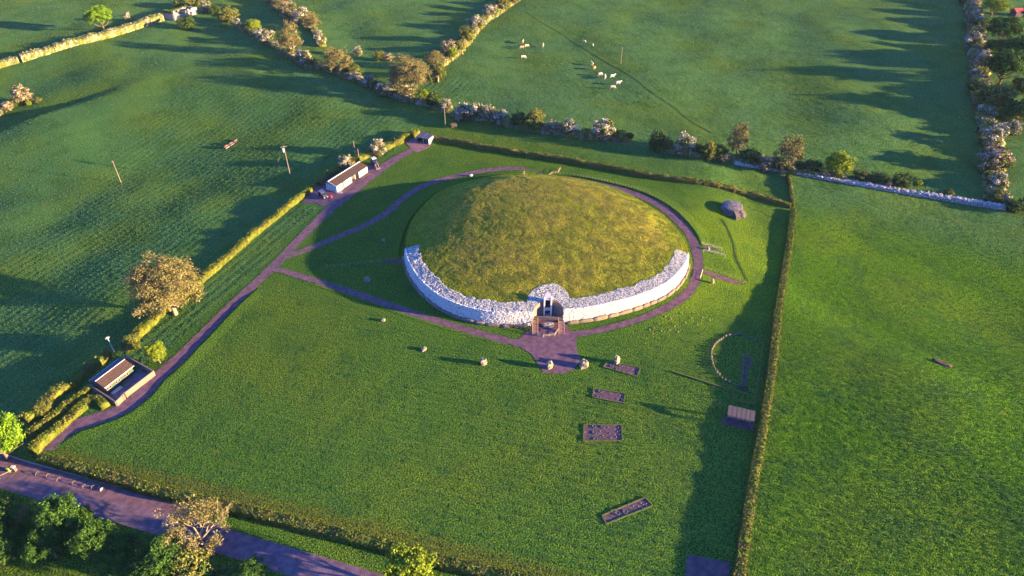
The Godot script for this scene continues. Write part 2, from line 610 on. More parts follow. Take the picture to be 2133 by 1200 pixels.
var m_table := PackedFloat32Array()
func radius_at(phi: float) -> float:
	if m_table.is_empty():
		var t := PackedFloat32Array()
		for i in 2048: t.append(radius_slow(TAU * i / 2048.0))
		m_table = t
	var f := fposmod(phi, TAU) / TAU * 2048.0
	var k := int(f)
	return lerpf(m_table[k % 2048], m_table[(k + 1) % 2048], f - k)

func radius_slow(phi: float) -> float:
	var n := m_phi.size()
	var p := fposmod(phi, TAU)
	for i in n:
		var a := m_phi[i]
		var b := m_phi[(i + 1) % n] + (TAU if i == n - 1 else 0.0)
		var q := p if p >= a else p + TAU
		if q >= a and q <= b:
			var ra := m_rad[i]
			var rb := m_rad[(i + 1) % n]
			return cubic_interpolate(ra, rb, m_rad[posmod(i - 1, n)], m_rad[(i + 2) % n], (q - a) / (b - a))
	return m_rad[0]

func adiff(a: float, b: float) -> float:
	return fposmod(a - b + PI, TAU) - PI

func wall_h(phi: float) -> float:
	var d := adiff(phi, m_phiE)
	var l := absf(adiff(m_phiL, m_phiE))
	var r := absf(adiff(m_phiR, m_phiE))
	var e := absf(d) / (l if d * adiff(m_phiL, m_phiE) > 0 else r)
	return lerpf(4.1, 1.1, smoothstep(0.84, 1.36, e))

func in_front(phi: float) -> bool:
	var d := adiff(phi, m_phiE)
	var l := adiff(m_phiL, m_phiE)
	var r := adiff(m_phiR, m_phiE)
	return (d * l > 0 and absf(d) <= absf(l)) or (d * r > 0 and absf(d) <= absf(r)) or d == 0.0

func notch(phi: float, r: float) -> float:
	var u := absf(sin(adiff(phi, m_phiE)) * r) / 3.9
	return 3.8 * sqrt(maxf(0.0, 1.0 - u * u)) if u < 1.0 and absf(adiff(phi, m_phiE)) < 1.0 else 0.0

func dome_y(phi: float, rho: float, r: float) -> float:
	var w := wall_h(phi)
	var x := m_mid.x + cos(phi) * rho * r
	var z := m_mid.z + sin(phi) * rho * r
	# a flattish top, a shoulder, an even slope down to the wall and, round the back, a steeper foot
	var h := 7.95 - 1.45 * pow(minf(rho, 0.56) / 0.56, 2.0) - 2.4 * maxf(rho - 0.56, 0.0) / 0.44 - (4.1 - w) * pow(smoothstep(0.62, 1.0, rho), 1.5)
	h -= 0.05 * smoothstep(0.58, 0.66, rho + 0.06 * nz_mid.get_noise_2d(x * 0.25, z * 0.25))
	h += 0.22 * smoothstep(0.99, 0.72, rho) * nz_big.get_noise_2d(x * 3.0, z * 3.0)
	h += 0.06 * nz_fine.get_noise_2d(x, z) + 0.09 * nz_mid.get_noise_2d(x, z)
	return m_mid.y + h

func dome_at(x: float, z: float) -> float:          # height of the dome above the mound's middle point, in its own frame
	var p := atan2(z, x)
	var r := radius_at(p) - (0.55 if in_front(p) else 0.22 * wall_h(p))
	return dome_y(p, sqrt(x * x + z * z) / r, r) - m_mid.y

func dome_normal(x: float, z: float) -> Vector3:
	var e := 0.3
	return Vector3(dome_at(x - e, z) - dome_at(x + e, z), 2 * e, dome_at(x, z - e) - dome_at(x, z + e)).normalized()

func build_mound() -> void:
	var pts := gline(OUTLINE)
	var lo := Vector3(1e9, 0, 1e9)
	var hi := Vector3(-1e9, 0, -1e9)
	for p in pts:
		lo = Vector3(minf(lo.x, p.x), 0, minf(lo.z, p.z)); hi = Vector3(maxf(hi.x, p.x), 0, maxf(hi.z, p.z))
	m_mid = (lo + hi) / 2
	m_mid.y = H(m_mid.x, m_mid.z)
	var pr := []
	for p in pts: pr.append([fposmod(atan2(p.z - m_mid.z, p.x - m_mid.x), TAU), Vector2(p.x - m_mid.x, p.z - m_mid.z).length()])
	pr.sort_custom(func(a, b): return a[0] < b[0])
	for q in pr:
		m_phi.append(q[0]); m_rad.append(q[1])
	var e := G(1141, 677)
	m_phiE = atan2(e.z - m_mid.z, e.x - m_mid.x)
	var l := G(842, 540)
	m_phiL = atan2(l.z - m_mid.z, l.x - m_mid.x)
	var r := G(1433, 552)
	m_phiR = atan2(r.z - m_mid.z, r.x - m_mid.x)
	var root := thing("passage_tomb_mound", "huge round grass-covered tomb mound with white quartz front wall", "tomb mound", m_mid)
	# angles, closer together round the entrance and the ends of the wall
	var ph := PackedFloat32Array()
	var a := m_phiE - PI
	while a < m_phiE + PI - 0.0005:
		ph.append(a)
		a += 0.0022 if absf(adiff(a, m_phiE)) < 0.125 else 0.011
	ph.append(m_phiE + PI)
	var ts := PackedFloat32Array()
	for i in 101: ts.append(float(i) / 100.0)
	# grass dome
	var mb := MB.new()
	var nt := ts.size()
	for i in ph.size():
		var r0 := radius_at(ph[i])
		var bat := 0.55 if in_front(ph[i]) else 0.22 * wall_h(ph[i])
		var rt := r0 - bat - notch(ph[i], r0)
		for j in nt:
			var rr := rt * (1.0 - ts[j])
			var x := cos(ph[i]) * rr
			var z := sin(ph[i]) * rr
			var y := dome_y(ph[i], rr / (r0 - bat), r0 - bat)
			mb.v.append(Vector3(x, y - m_mid.y, z))
			mb.uv.append(Vector2(x + m_mid.x, z + m_mid.z) / 36.0)
			mb.n.append(dome_normal(x, z))
			mb.c.append(dome_color(ph[i], rr, rt, r0 - bat))
	for i in ph.size() - 1:
		for j in nt - 1:
			var k := i * nt + j
			mb.ix.append(k); mb.ix.append(k + nt); mb.ix.append(k + 1)
			mb.ix.append(k + 1); mb.ix.append(k + nt); mb.ix.append(k + nt + 1)
	mb.face_out()
	obj(mb.done(), "grass_dome", M.grass, root)
	# grassy edge round the back, with the cut side of the turf
	var eb := MB.new()
	var qb := MB.new()
	var rb := MB.new()
	var rb2 := MB.new()
	for i in ph.size() - 1:
		var front := in_front(ph[i]) and in_front(ph[i + 1])
		var q := []
		var nn := 0.0
		for w in 2:
			var p := ph[i + w]
			var r0 := radius_at(p)
			var bat := 0.55 if in_front(p) else 0.22 * wall_h(p)
			var no := notch(p, r0)
			nn = maxf(nn, no)
			var rt := r0 - bat - no
			var rbm := r0 - no * 1.0
			var top := Vector3(cos(p) * rt, dome_y(p, rt / (r0 - bat), r0 - bat) - m_mid.y, sin(p) * rt)
			if front: top.y += 0.12
			var bx_ := m_mid.x + cos(p) * rbm
			var bz := m_mid.z + sin(p) * rbm
			var bot := Vector3(cos(p) * rbm, H(bx_, bz) - 0.4 - m_mid.y, sin(p) * rbm)
			q.append(top); q.append(bot)
			var inner := Vector3(cos(p) * (rt - 0.3), top.y + 0.0, sin(p) * (rt - 0.3))
			q.append(inner)
		if nn > 0.4 and absf(sin(adiff((ph[i] + ph[i + 1]) * 0.5, m_phiE)) * radius_at(ph[i])) < 0.72: continue
		var tgt := (rb if adiff(ph[i], m_phiE) < 0 else rb2) if nn > 0.4 else (qb if front else eb)
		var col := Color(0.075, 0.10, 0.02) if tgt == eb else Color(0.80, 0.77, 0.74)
		if tgt == rb or tgt == rb2: col = Color(0.24, 0.20, 0.19)
		var steps := 4
		for s in steps:
			var f0 := float(s) / steps
			var f1 := float(s + 1) / steps
			tgt.quad(q[0].lerp(q[1], f0), q[3].lerp(q[4], f0), q[3].lerp(q[4], f1), q[0].lerp(q[1], f1), col)
			var L: Vector3 = q[0] - q[3]
			for z in range(4):
				var id := tgt.uv.size() - 4 + z
				tgt.uv[id] = Vector2((ph[i] + (0.0 if z == 0 or z == 3 else ph[i + 1] - ph[i])) * 5.0, (f0 if z < 2 else f1) * 0.8)
		if front: tgt.quad(q[2], q[5], q[3], q[0], col)
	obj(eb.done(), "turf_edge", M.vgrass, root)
	obj(qb.done(), "quartz_wall", M.quartz, root)
	obj(rb.done(), "entrance_recess_wall", M.granite, root)
	obj(rb2.done(), "entrance_recess_wall", M.granite, root)
	# loose quartz on top of the wall
	var cobble := rock_mesh(11, Vector3.ONE, 4, 6, 0.2, 0.25, Color.WHITE)
	var places := []
	var colors := []
	rng.seed = 5
	var Lf := adiff(m_phiL, m_phiE)
	var Rt := adiff(m_phiR, m_phiE)
	for i in 52000:
		var p := m_phiE + rng.randf_range(minf(Lf, Rt), maxf(Lf, Rt))
		var r0 := radius_at(p)
		var rt := r0 - 0.55 - notch(p, r0)
		var rr := rt - 0.35 - rng.randf() * 9.5
		if not in_quartz(p, rr, rt, r0 - 0.55): continue
		var y := dome_y(p, rr / (r0 - 0.55), r0 - 0.55)
		var s := rng.randf_range(0.12, 0.27)
		var t := Transform3D(Basis.from_euler(Vector3(rng.randf() * TAU, rng.randf() * TAU, rng.randf() * TAU)).scaled(Vector3(s, s * 0.75, s)), Vector3(cos(p) * rr, y - m_mid.y + 0.02, sin(p) * rr))
		places.append(t)
		var g := rng.randf_range(0.26, 0.52)
		if rng.randf() < 0.25: g = rng.randf_range(0.05, 0.15)
		colors.append(Color(g, g * 0.965, g * 0.95))
	pile("quartz_cobbles", root, cobble, places, colors, M.stone_copy)
	# quartz and a few dark granite cobbles set in the face of the wall
	places = []
	colors = []
	for i in 15000:
		var p2 := m_phiE + rng.randf_range(minf(Lf, Rt), maxf(Lf, Rt))
		var r2 := radius_at(p2)
		if notch(p2, r2) > 0.0: continue
		var f2 := rng.randf()
		var top2 := dome_at(cos(p2) * (r2 - 0.56), sin(p2) * (r2 - 0.56)) + 0.1
		var bot2 := H(m_mid.x + cos(p2) * r2, m_mid.z + sin(p2) * r2) - m_mid.y
		var q2 := r2 - 0.55 * (top2 - lerpf(top2, bot2, f2) - (top2 - bot2)) / (bot2 - top2)
		var s2 := rng.randf_range(0.16, 0.30)
		places.append(Transform3D(Basis.from_euler(Vector3(rng.randf() * TAU, rng.randf() * TAU, rng.randf() * TAU)).scaled(Vector3.ONE * s2), Vector3(cos(p2) * (q2 - 0.04), lerpf(top2, bot2, f2), sin(p2) * (q2 - 0.04))))
		var g2 := rng.randf_range(0.42, 0.66)
		if rng.randf() < 0.035: g2 = rng.randf_range(0.08, 0.2)
		colors.append(Color(g2, g2 * 0.965, g2 * 0.935))
	pile("wall_cobbles", root, cobble, places, colors, M.stone_copy)
	# kerbstones along the foot of the wall
	var kerbs := []
	for k in 8:
		kerbs.append(rock_mesh(40 + k, Vector3(1, 1, 1), 6, 12, 0.07, 0.85, [Color(0.150, 0.118, 0.100), Color(0.125, 0.105, 0.095), Color(0.175, 0.132, 0.105)][k % 3]))
	var p := m_phiE + minf(Lf, Rt)
	while p < m_phiE + maxf(Lf, Rt):
		var r0 := radius_at(p)
		var len := rng.randf_range(2.2, 4.2)
		var mid := p + len * 0.5 / r0
		if absf(sin(adiff(mid, m_phiE)) * r0) > 4.6:
			var rm := radius_at(mid) + 0.25
			var o := obj(kerbs[rng.randi() % 8], "kerbstone", M.stone, root)
			var wx := m_mid.x + cos(mid) * rm
			var wz := m_mid.z + sin(mid) * rm
			o.position = Vector3(cos(mid) * rm, H(wx, wz) - m_mid.y - 0.15, sin(mid) * rm)
			var t0 := Vector2(cos(p) * radius_at(p), sin(p) * radius_at(p))
			var t1 := Vector2(cos(mid) * radius_at(mid), sin(mid) * radius_at(mid))
			o.rotation.y = -(t1 - t0).angle()
			o.scale = Vector3(len * 1.04, rng.randf_range(0.95, 1.35), rng.randf_range(0.7, 1.0))
		p += (len + 0.08) / r0
	var dt := []
	var dc := []
	rng.seed = 15
	for i in 62000:
		var a2 := rng.randf() * TAU
		var r2 := radius_at(a2)
		var bat2 := 0.55 if in_front(a2) else 0.22 * wall_h(a2)
		var rr := sqrt(rng.randf()) * (r2 - bat2 - 0.3)
		if in_quartz(a2, rr, r2, r2 - bat2) or rr > r2 - bat2 - notch(a2, r2) - 0.4: continue
		var x := cos(a2) * rr
		var z := sin(a2) * rr
		var g := nz_mid.get_noise_2d(x * 0.9, z * 0.9)
		if g < -0.15: continue
		var w := rng.randf_range(0.22, 0.45)
		dt.append(Transform3D(Basis(Vector3.UP, rng.randf() * TAU).scaled(Vector3(w, rng.randf_range(0.05, 0.14) * (1.0 + g), w)), Vector3(x, dome_at(x, z) - 0.02, z)))
		dc.append(dome_color(a2, rr, r2, r2 - bat2) * rng.randf_range(0.72, 1.4))
	pile("dome_grass", root, tuft_mesh(), dt, dc, M.tuft)
	build_entrance(root)

func finish_smooth(mb: MB) -> ArrayMesh:
	var st := SurfaceTool.new()
	st.create_from(mb.done(), 0)
	st.generate_normals()
	var m := st.commit()
	return m

func in_quartz(p: float, rr: float, rt: float, rw: float) -> bool:
	if not in_front(p): return false
	var w := 3.7 + 0.8 * nz_mid.get_noise_2d(p * 30.0, 4.0)
	if rw - rr < w: return true
	var u := sin(adiff(p, m_phiE)) * rr
	var d := rw - 3.3 - rr
	return absf(d) < 6.2 and (u * u) / (5.6 * 5.6) + (d * d) / (6.0 * 6.0) < 1.0 + 0.15 * nz_mid.get_noise_2d(u * 0.8, d * 0.8)

func dome_color(p: float, rr: float, rt: float, rw: float) -> Color:
	if in_quartz(p, rr, rt, rw): return Color(0.10, 0.092, 0.098)
	var x := m_mid.x + cos(p) * rr
	var z := m_mid.z + sin(p) * rr
	var a := nz_col.get_noise_2d(x * 2.5, z * 2.5)
	var b := nz_col.get_noise_2d(x * 15.0 + 80.0, z * 15.0)
	var d := nz_col.get_noise_2d(x * 36.0, z * 36.0 + 40.0)
	var c := Color(0.225, 0.212, 0.026)
	c = c.lerp(Color(0.300, 0.225, 0.040), clampf(a * 1.0 + 0.25, 0, 0.8))
	c = c.lerp(Color(0.160, 0.160, 0.022), clampf(b * 0.8 + 0.05, 0, 0.5))
	c = c.lerp(Color(0.360, 0.265, 0.090), clampf(d * 1.2 - 0.10, 0, 0.6))
	var rim := smoothstep(0.80, 0.92, rr / rw)
	return c.lerp(Color(0.165, 0.205, 0.014), rim * 0.5)

func build_entrance(root: Node3D) -> void:
	# a frame of its own inside the mound: x to the right, z out of the mound
	var r0 := radius_at(m_phiE)
	var t := Transform3D(Basis(Vector3.UP, PI / 2 - m_phiE), Vector3(cos(m_phiE) * r0, 0, sin(m_phiE) * r0))
	var y0 := H(m_mid.x + t.origin.x, m_mid.z + t.origin.z) - m_mid.y
	t.origin.y = y0
	var ent := Node3D.new()
	ent.name = "entrance"
	root.add_child(ent)
	ent.transform = t
	# door slot with upright slabs, roof-box and lintel
	for s in [-1.0, 1.0]:
		bx(ent, "door_slab", Vector3(s * 0.88, 2.9, -3.75), Vector3(0.34, 6.2, 1.1), M.pale_slab)
		bx(ent, "passage_side", Vector3(s * 0.88, 2.2, -6.35), Vector3(0.3, 4.6, 4.0), M.grey_slab)
	bx(ent, "roof_slab", Vector3(0, 6.0, -4.1), Vector3(1.6, 0.22, 1.9), M.grey_slab, Vector3(0.42, 0, 0))
	bx(ent, "passage_roof", Vector3(0, 4.62, -6.4), Vector3(2.0, 0.24, 4.0), M.grey_slab)
	bx(ent, "passage_end", Vector3(0, 2.2, -8.5), Vector3(2.0, 4.8, 0.3), M.grey_slab)
	bx(ent, "passage_floor", Vector3(0, 0.02, -5.6), Vector3(1.4, 0.2, 5.4), M.grey_slab)
	bx(ent, "lintel", Vector3(0, 2.35, -3.62), Vector3(1.44, 0.38, 1.0), M.grey_slab)
	bx(ent, "door", Vector3(0, 1.05, -4.9), Vector3(1.4, 2.2, 0.12), M.timber_dark)
	var es := obj(rock_mesh(77, Vector3(3.2, 1.35, 1.0), 8, 14, 0.08, 0.45, Color(0.26, 0.22, 0.2)), "entrance_stone", M.stone, ent)
	es.position = Vector3(0, 0.05, 0.6)
	# raised timber landing and two stairs
	bx(ent, "landing", Vector3(0, 1.62, -0.75), Vector3(7.3, 0.14, 1.5), M.timber_dark)
	for s in [-1.0, 1.0]:
		for i in 9:
			bx(ent, "stair_tread", Vector3(s * 3.3, 0.16 + i * 0.17, 3.2 - i * 0.36), Vector3(1.25, 0.06, 0.36), M.timber)
		for e in [-0.68, 0.68]:
			var mb := MB.new()
			mb.tube(Vector3(s * 3.3 + e, 0.05, 3.45), Vector3(s * 3.3 + e, 1.65, 0.05), 0.09, 0.09, 4)
			obj(mb.done(), "stair_string", M.timber, ent)
			mb = MB.new()
			mb.tube(Vector3(s * 3.3 + e, 1.15, 3.45), Vector3(s * 3.3 + e, 2.65, 0.05), 0.06, 0.06, 5)
			for i in 4: mb.tube(Vector3(s * 3.3 + e, 0.1 + i * 0.5, 3.4 - i * 1.08), Vector3(s * 3.3 + e, 1.15 + i * 0.5, 3.4 - i * 1.08), 0.05, 0.05, 4)
			obj(mb.done(), "stair_handrail", M.timber, ent)
	# low barrier in front of the carved stone
	var fp := [Vector3(-3.9, 0, 3.7), Vector3(-1.3, 0, 4.7), Vector3(1.6, 0, 4.2), Vector3(2.55, 0, 2.4)]
	for i in 3:
		var a: Vector3 = fp[i]
		var b: Vector3 = fp[i + 1]
		for h in [0.45, 0.85]:
			var mb := MB.new()
			mb.tube(a + Vector3(0, h, 0), b + Vector3(0, h, 0), 0.06, 0.06, 4)
			obj(mb.done(), "barrier_rail", M.timber_pale, ent)
	for q in [fp[0], fp[1], fp[2], fp[3], fp[0].lerp(fp[1], 0.5), fp[1].lerp(fp[2], 0.5)]:
		var mb := MB.new()
		mb.tube(q, q + Vector3(0, 1.0, 0), 0.08, 0.08, 6)
		obj(mb.done(), "barrier_post", M.timber_pale, ent)
	# railing along the kerb beside the left stair
	for i in 13:
		var mb := MB.new()
		var x := -4.3 - i * 0.42
		mb.tube(Vector3(x, 0, 1.35), Vector3(x, 1.2, 1.35), 0.05, 0.05, 4)
		obj(mb.done(), "railing_picket", M.timber_dark, ent)
	var rail := MB.new()
	rail.tube(Vector3(-4.1, 1.15, 1.35), Vector3(-9.6, 1.15, 1.35), 0.06, 0.06, 4)
	obj(rail.done(), "railing_rail", M.timber_dark, ent)

# ---------------------------------------------------------------- hedges
func leaf_quad(mb: MB, p: Vector3, nrm: Vector3, s: float, col: Color) -> void:
	var u := nrm.cross(Vector3(rng.randf_range(-1, 1), rng.randf_range(-1, 1), rng.randf_range(-1, 1))).normalized() * s
	var w := nrm.cross(u).normalized() * s * rng.randf_range(0.5, 0.9)
	var k := mb.v.size()
	mb.v.append(p - u); mb.v.append(p + w); mb.v.append(p + u); mb.v.append(p - w)
	for i in 4:
		mb.n.append(nrm); mb.c.append(col); mb.uv.append(Vector2.ZERO)
	mb.ix.append(k); mb.ix.append(k + 1); mb.ix.append(k + 2)
	mb.ix.append(k); mb.ix.append(k + 2); mb.ix.append(k + 3)

func rand_dir() -> Vector3:
	var z := rng.randf_range(-1, 1)
	var a := rng.randf() * TAU
	var r := sqrt(1 - z * z)
	return Vector3(r * cos(a), z, r * sin(a))

func hedge(label: String, px: Array, wide: float, highs: Array, pal: Array, group := "", leaf := 0.2, per_m := 150, wild := 0.28, called := "hedge", cat := "hedge") -> void:
	var line := smooth_line(gline(px), 0.8)
	rng.seed = hash(label) & 0xffff
	var mb := MB.new()
	var lb := MB.new()
	var prof := [Vector2(-0.5, -0.05), Vector2(-0.52, 0.45), Vector2(-0.46, 0.86), Vector2(-0.25, 1.0), Vector2(0.25, 1.0), Vector2(0.46, 0.86), Vector2(0.52, 0.45), Vector2(0.5, -0.05)]
	var m := prof.size()
	var base := line[0]
	for i in line.size():
		var t := line[mini(i + 1, line.size() - 1)] - line[maxi(i - 1, 0)]
		t.y = 0
		t = t.normalized()
		var o := Vector3(-t.z, 0, t.x)
		var f := float(i) / (line.size() - 1) * (highs.size() - 1)
		var hh: float = lerpf(highs[int(f)], highs[mini(int(f) + 1, highs.size() - 1)], f - int(f))
		hh *= 1.0 + wild * nz_mid.get_noise_2d(line[i].x, line[i].z) + wild * nz_big.get_noise_2d(line[i].x * 6.0, line[i].z * 6.0)
		var ww := wide * (1.0 + wild * 1.3 * nz_mid.get_noise_2d(line[i].z + 40.0, line[i].x))
		var y := H(line[i].x, line[i].z)
		for q in prof:
			var j := 1.0 + wild * 1.2 * nz_fine.get_noise_3d(line[i].x * 2, q.x * 30 + q.y * 20, line[i].z * 2)
			var p: Vector3 = line[i] + o * q.x * ww * j
			p.y = y + q.y * hh * (j if q.y > 0.3 else 1.0)
			mb.v.append(p - base); mb.uv.append(Vector2.ZERO); mb.n.append(o * signf(q.x) if q.y < 0.9 else Vector3.UP)
			mb.c.append(pal[rng.randi() % pal.size()])
		if i > 0:
			for k in m - 1:
				var a := (i - 1) * m + k
				mb.ix.append(a); mb.ix.append(a + 1); mb.ix.append(a + m); mb.ix.append(a + 1); mb.ix.append(a + m + 1); mb.ix.append(a + m)
			# leaves over the surface
			var count := int(per_m * line[i].distance_to(line[i - 1]))
			for c in count:
				var g := rng.randf()
				var pos: Vector3
				var nr: Vector3
				var side := rng.randf()
				var along := (line[i - 1] - line[i]) * g
				var jit := nz_mid.get_noise_2d(line[i].x * 1.5 + along.x, line[i].z * 1.5)
				if side < 0.38:
					nr = Vector3.UP
					pos = line[i] + along + o * rng.randf_range(-0.48, 0.48) * ww
					pos.y = y + hh * (1.0 + rng.randf_range(-0.04, 0.05 + wild * 0.6))
				else:
					var sg := 1.0 if side < 0.69 else -1.0
					nr = o * sg
					pos = line[i] + along + o * sg * ww * (0.5 + rng.randf_range(-0.03, 0.05))
					pos.y = y + hh * rng.randf_range(0.03, 1.0)
				nr = (nr + rand_dir() * 0.9).normalized()
				var col: Color = pal[rng.randi() % pal.size()] if rng.randf() < 0.35 else pal[clampi(int((jit * 0.9 + 0.5) * pal.size()), 0, pal.size() - 1)]
				leaf_quad(lb, pos - base, nr, leaf * rng.randf_range(0.6, 1.3), col * rng.randf_range(0.75, 1.25))
	var e0 := 0
	for e in [0, (line.size() - 1) * m]:
		for k in range(1, m - 1):
			mb.ix.append(e); mb.ix.append(e + k); mb.ix.append(e + k + 1)
	var root := thing(called, label, cat, base, 0, group)
	obj(finish_smooth(mb), "branch_mass", M.leaf, root)
	obj(lb.done(), "leaves", M.leaf, root)
	for i in line.size() - 1: stamp(line[i], line[i + 1], 0.8)

# ---------------------------------------------------------------- trees
var protos := {}
const PAL := {
	"white": [Color(0.40, 0.345, 0.33), Color(0.48, 0.43, 0.40), Color(0.32, 0.265, 0.25), Color(0.10, 0.12, 0.04), Color(0.12, 0.13, 0.045)],
	"pink": [Color(0.32, 0.235, 0.20), Color(0.37, 0.28, 0.24), Color(0.25, 0.185, 0.14), Color(0.14, 0.12, 0.05)],
	"dark": [Color(0.030, 0.060, 0.020), Color(0.045, 0.080, 0.022), Color(0.060, 0.085, 0.025)],
	"green": [Color(0.036, 0.082, 0.016), Color(0.048, 0.100, 0.018), Color(0.030, 0.068, 0.018)],
	"bright": [Color(0.15, 0.20, 0.018), Color(0.19, 0.22, 0.022), Color(0.11, 0.17, 0.018)],
	"lime": [Color(0.10, 0.19, 0.015), Color(0.13, 0.22, 0.018), Color(0.075, 0.15, 0.015)],
	"olive": [Color(0.11, 0.12, 0.030), Color(0.09, 0.11, 0.030), Color(0.14, 0.13, 0.040)],
	"bud": [Color(0.150, 0.120, 0.052), Color(0.125, 0.115, 0.045), Color(0.105, 0.108, 0.036), Color(0.185, 0.145, 0.07)],
}

func limb(mb: MB, a: Vector3, dir: Vector3, len: float, r: float, depth: int, tips: Array, col: Color) -> void:
	var b := a + dir * len
	var mid := a.lerp(b, 0.5) + rand_dir() * len * 0.07
	mb.tube(a, mid, r, r * 0.82, 5 if depth > 1 else 4, col, false)
	mb.tube(mid, b, r * 0.82, r * 0.62, 5 if depth > 1 else 4, col, false)
	if depth <= 1: tips.append(b); tips.append(mid)
	if depth == 0: return
	var n := 3 if depth > 2 else (3 if rng.randf() < 0.6 else 2)
	for i in n:
		var d := (dir + rand_dir() * 0.7 + Vector3(0, 0.22, 0)).normalized()
		limb(mb, b if i < 2 else mid, d, len * rng.randf_range(0.62, 0.82), r * 0.6, depth - 1, tips, col)

func make_proto(kind: String, shape: String, variant: int, clumps: int, per: int, leaf: float) -> Node3D:
	rng.seed = hash(kind + shape) % 10000 + variant * 77
	var root := Node3D.new()
	var tb := MB.new()
	var lb := MB.new()
	var bark := Color(0.13, 0.105, 0.08) if kind != "bud" else Color(0.28, 0.22, 0.155)
	var tree := shape != "bush" and shape != "low"
	var mid := Vector3(0, 0.55, 0) if tree else Vector3(0, 0.45, 0)
	var rad := Vector3(0.46, 0.42, 0.46) if tree else Vector3(0.47, 0.50, 0.47)
	var tips := []
	var th := 0.2 if tree else 0.10
	tb.tube(Vector3(0, -0.03, 0), Vector3(0.01, th, 0), 0.030 if tree else 0.022, 0.022, 7, bark, false)
	for i in (6 if tree else 4):
		var d := (Vector3(cos(TAU * i / 6.0 + variant), 0.85, sin(TAU * i / 6.0 + variant)) + rand_dir() * 0.35).normalized()
		limb(tb, Vector3(0, th * rng.randf_range(0.6, 1.0), 0), d, (0.20 if kind == "bud" else 0.15) if tree else 0.13, 0.015, 4 if shape in ["grand", "sparse"] else (3 if kind == "bud" else 2), tips, bark)
	var pal: Array = PAL[kind]
	var alt: Array = PAL["olive"] if kind in ["white", "pink"] else (PAL["dark"] if kind == "olive" else pal)
	var made := 0
	while made < clumps:
		made += 1
		var d := rand_dir()
		if tree and d.y < -0.6: d.y *= -0.6
		var k := 0.35 + 0.6 * sqrt(rng.randf())
		var at := mid + d * rad * k * (0.84 + 0.34 * nz_fine.get_noise_3dv(d * 2.2 + Vector3(variant * 9.0, 0, 0)))
		if kind == "bud" and tips.size() > 0 and rng.randf() < (0.9 if shape == "sparse" else 0.5):
			at = tips[rng.randi() % tips.size()]
			var off: Vector3 = (at - mid) / rad
			if off.length() > 1.02: at = mid + off.normalized() * rad * rng.randf_range(0.8, 1.0)
		var cr := rng.randf_range(0.05, 0.10) if clumps > 150 else rng.randf_range(0.07, 0.15)
		var use: Array = alt if rng.randf() < (0.34 if kind in ["white", "pink"] else 0.15) else pal
		var tone := rng.randf_range(0.78, 1.22)
		for q in per:
			var e := rand_dir()
			var p := at + e * cr * pow(rng.randf(), 0.45) * Vector3(1, 0.85, 1)
			if p.y < 0.0: p.y = rng.randf() * 0.06
			var nr := (e * 0.6 + (p - mid).normalized() * 0.5 + rand_dir() * 0.9).normalized()
			leaf_quad(lb, p, nr, leaf * rng.randf_range(0.55, 1.35), use[rng.randi() % use.size()] * tone * rng.randf_range(0.8, 1.2))
	obj(tb.done(), "trunk", M.bark, root)
	obj(lb.done(), "crown", M.leaf, root)
	return root

const LOOK := {
	"white": "white-blossomed hawthorn bush", "pink": "pinkish blossoming hawthorn bush", "dark": "dark green bush", "green": "deep green leafy tree",
	"bright": "bright yellow-green tree", "lime": "lime green leafy tree", "olive": "olive green bushy shrub", "bud": "tan budding tree",
}
const CALL := {"white": "hawthorn_bush", "pink": "hawthorn_bush", "dark": "bush", "green": "leafy_tree", "bright": "leafy_tree", "lime": "leafy_tree", "olive": "shrub", "bud": "budding_tree"}
const CATG := {"white": "bush", "pink": "bush", "dark": "bush", "green": "tree", "bright": "tree", "lime": "tree", "olive": "shrub", "bud": "tree"}

const SHORT := {"white": "white hawthorn", "pink": "pinkish hawthorn", "dark": "dark bush", "green": "green tree", "bright": "yellow-green tree", "lime": "lime green tree", "olive": "olive shrub", "bud": "tan budding tree"}

# a row of plants, listed in the order they stand in; each label names its neighbours
func plant_row(list: Array, where: String, group: String) -> void:
	for i in list.size():
		var k: String = list[i][0]
		var big := "large " if list[i][3] >= 60 else ("small " if list[i][3] <= 28 else "")
		var near := ""
		if i == 0: near = "beside a " + SHORT[list[1][0]]
		elif i == list.size() - 1: near = "beside a " + SHORT[list[i - 1][0]]
		else: near = "between " + SHORT[list[i - 1][0]] + " and " + SHORT[list[i + 1][0]]
		var o := plant(list[i], "", big + SHORT[k] + " " + near + " " + where)
		o.set_meta("group", group)

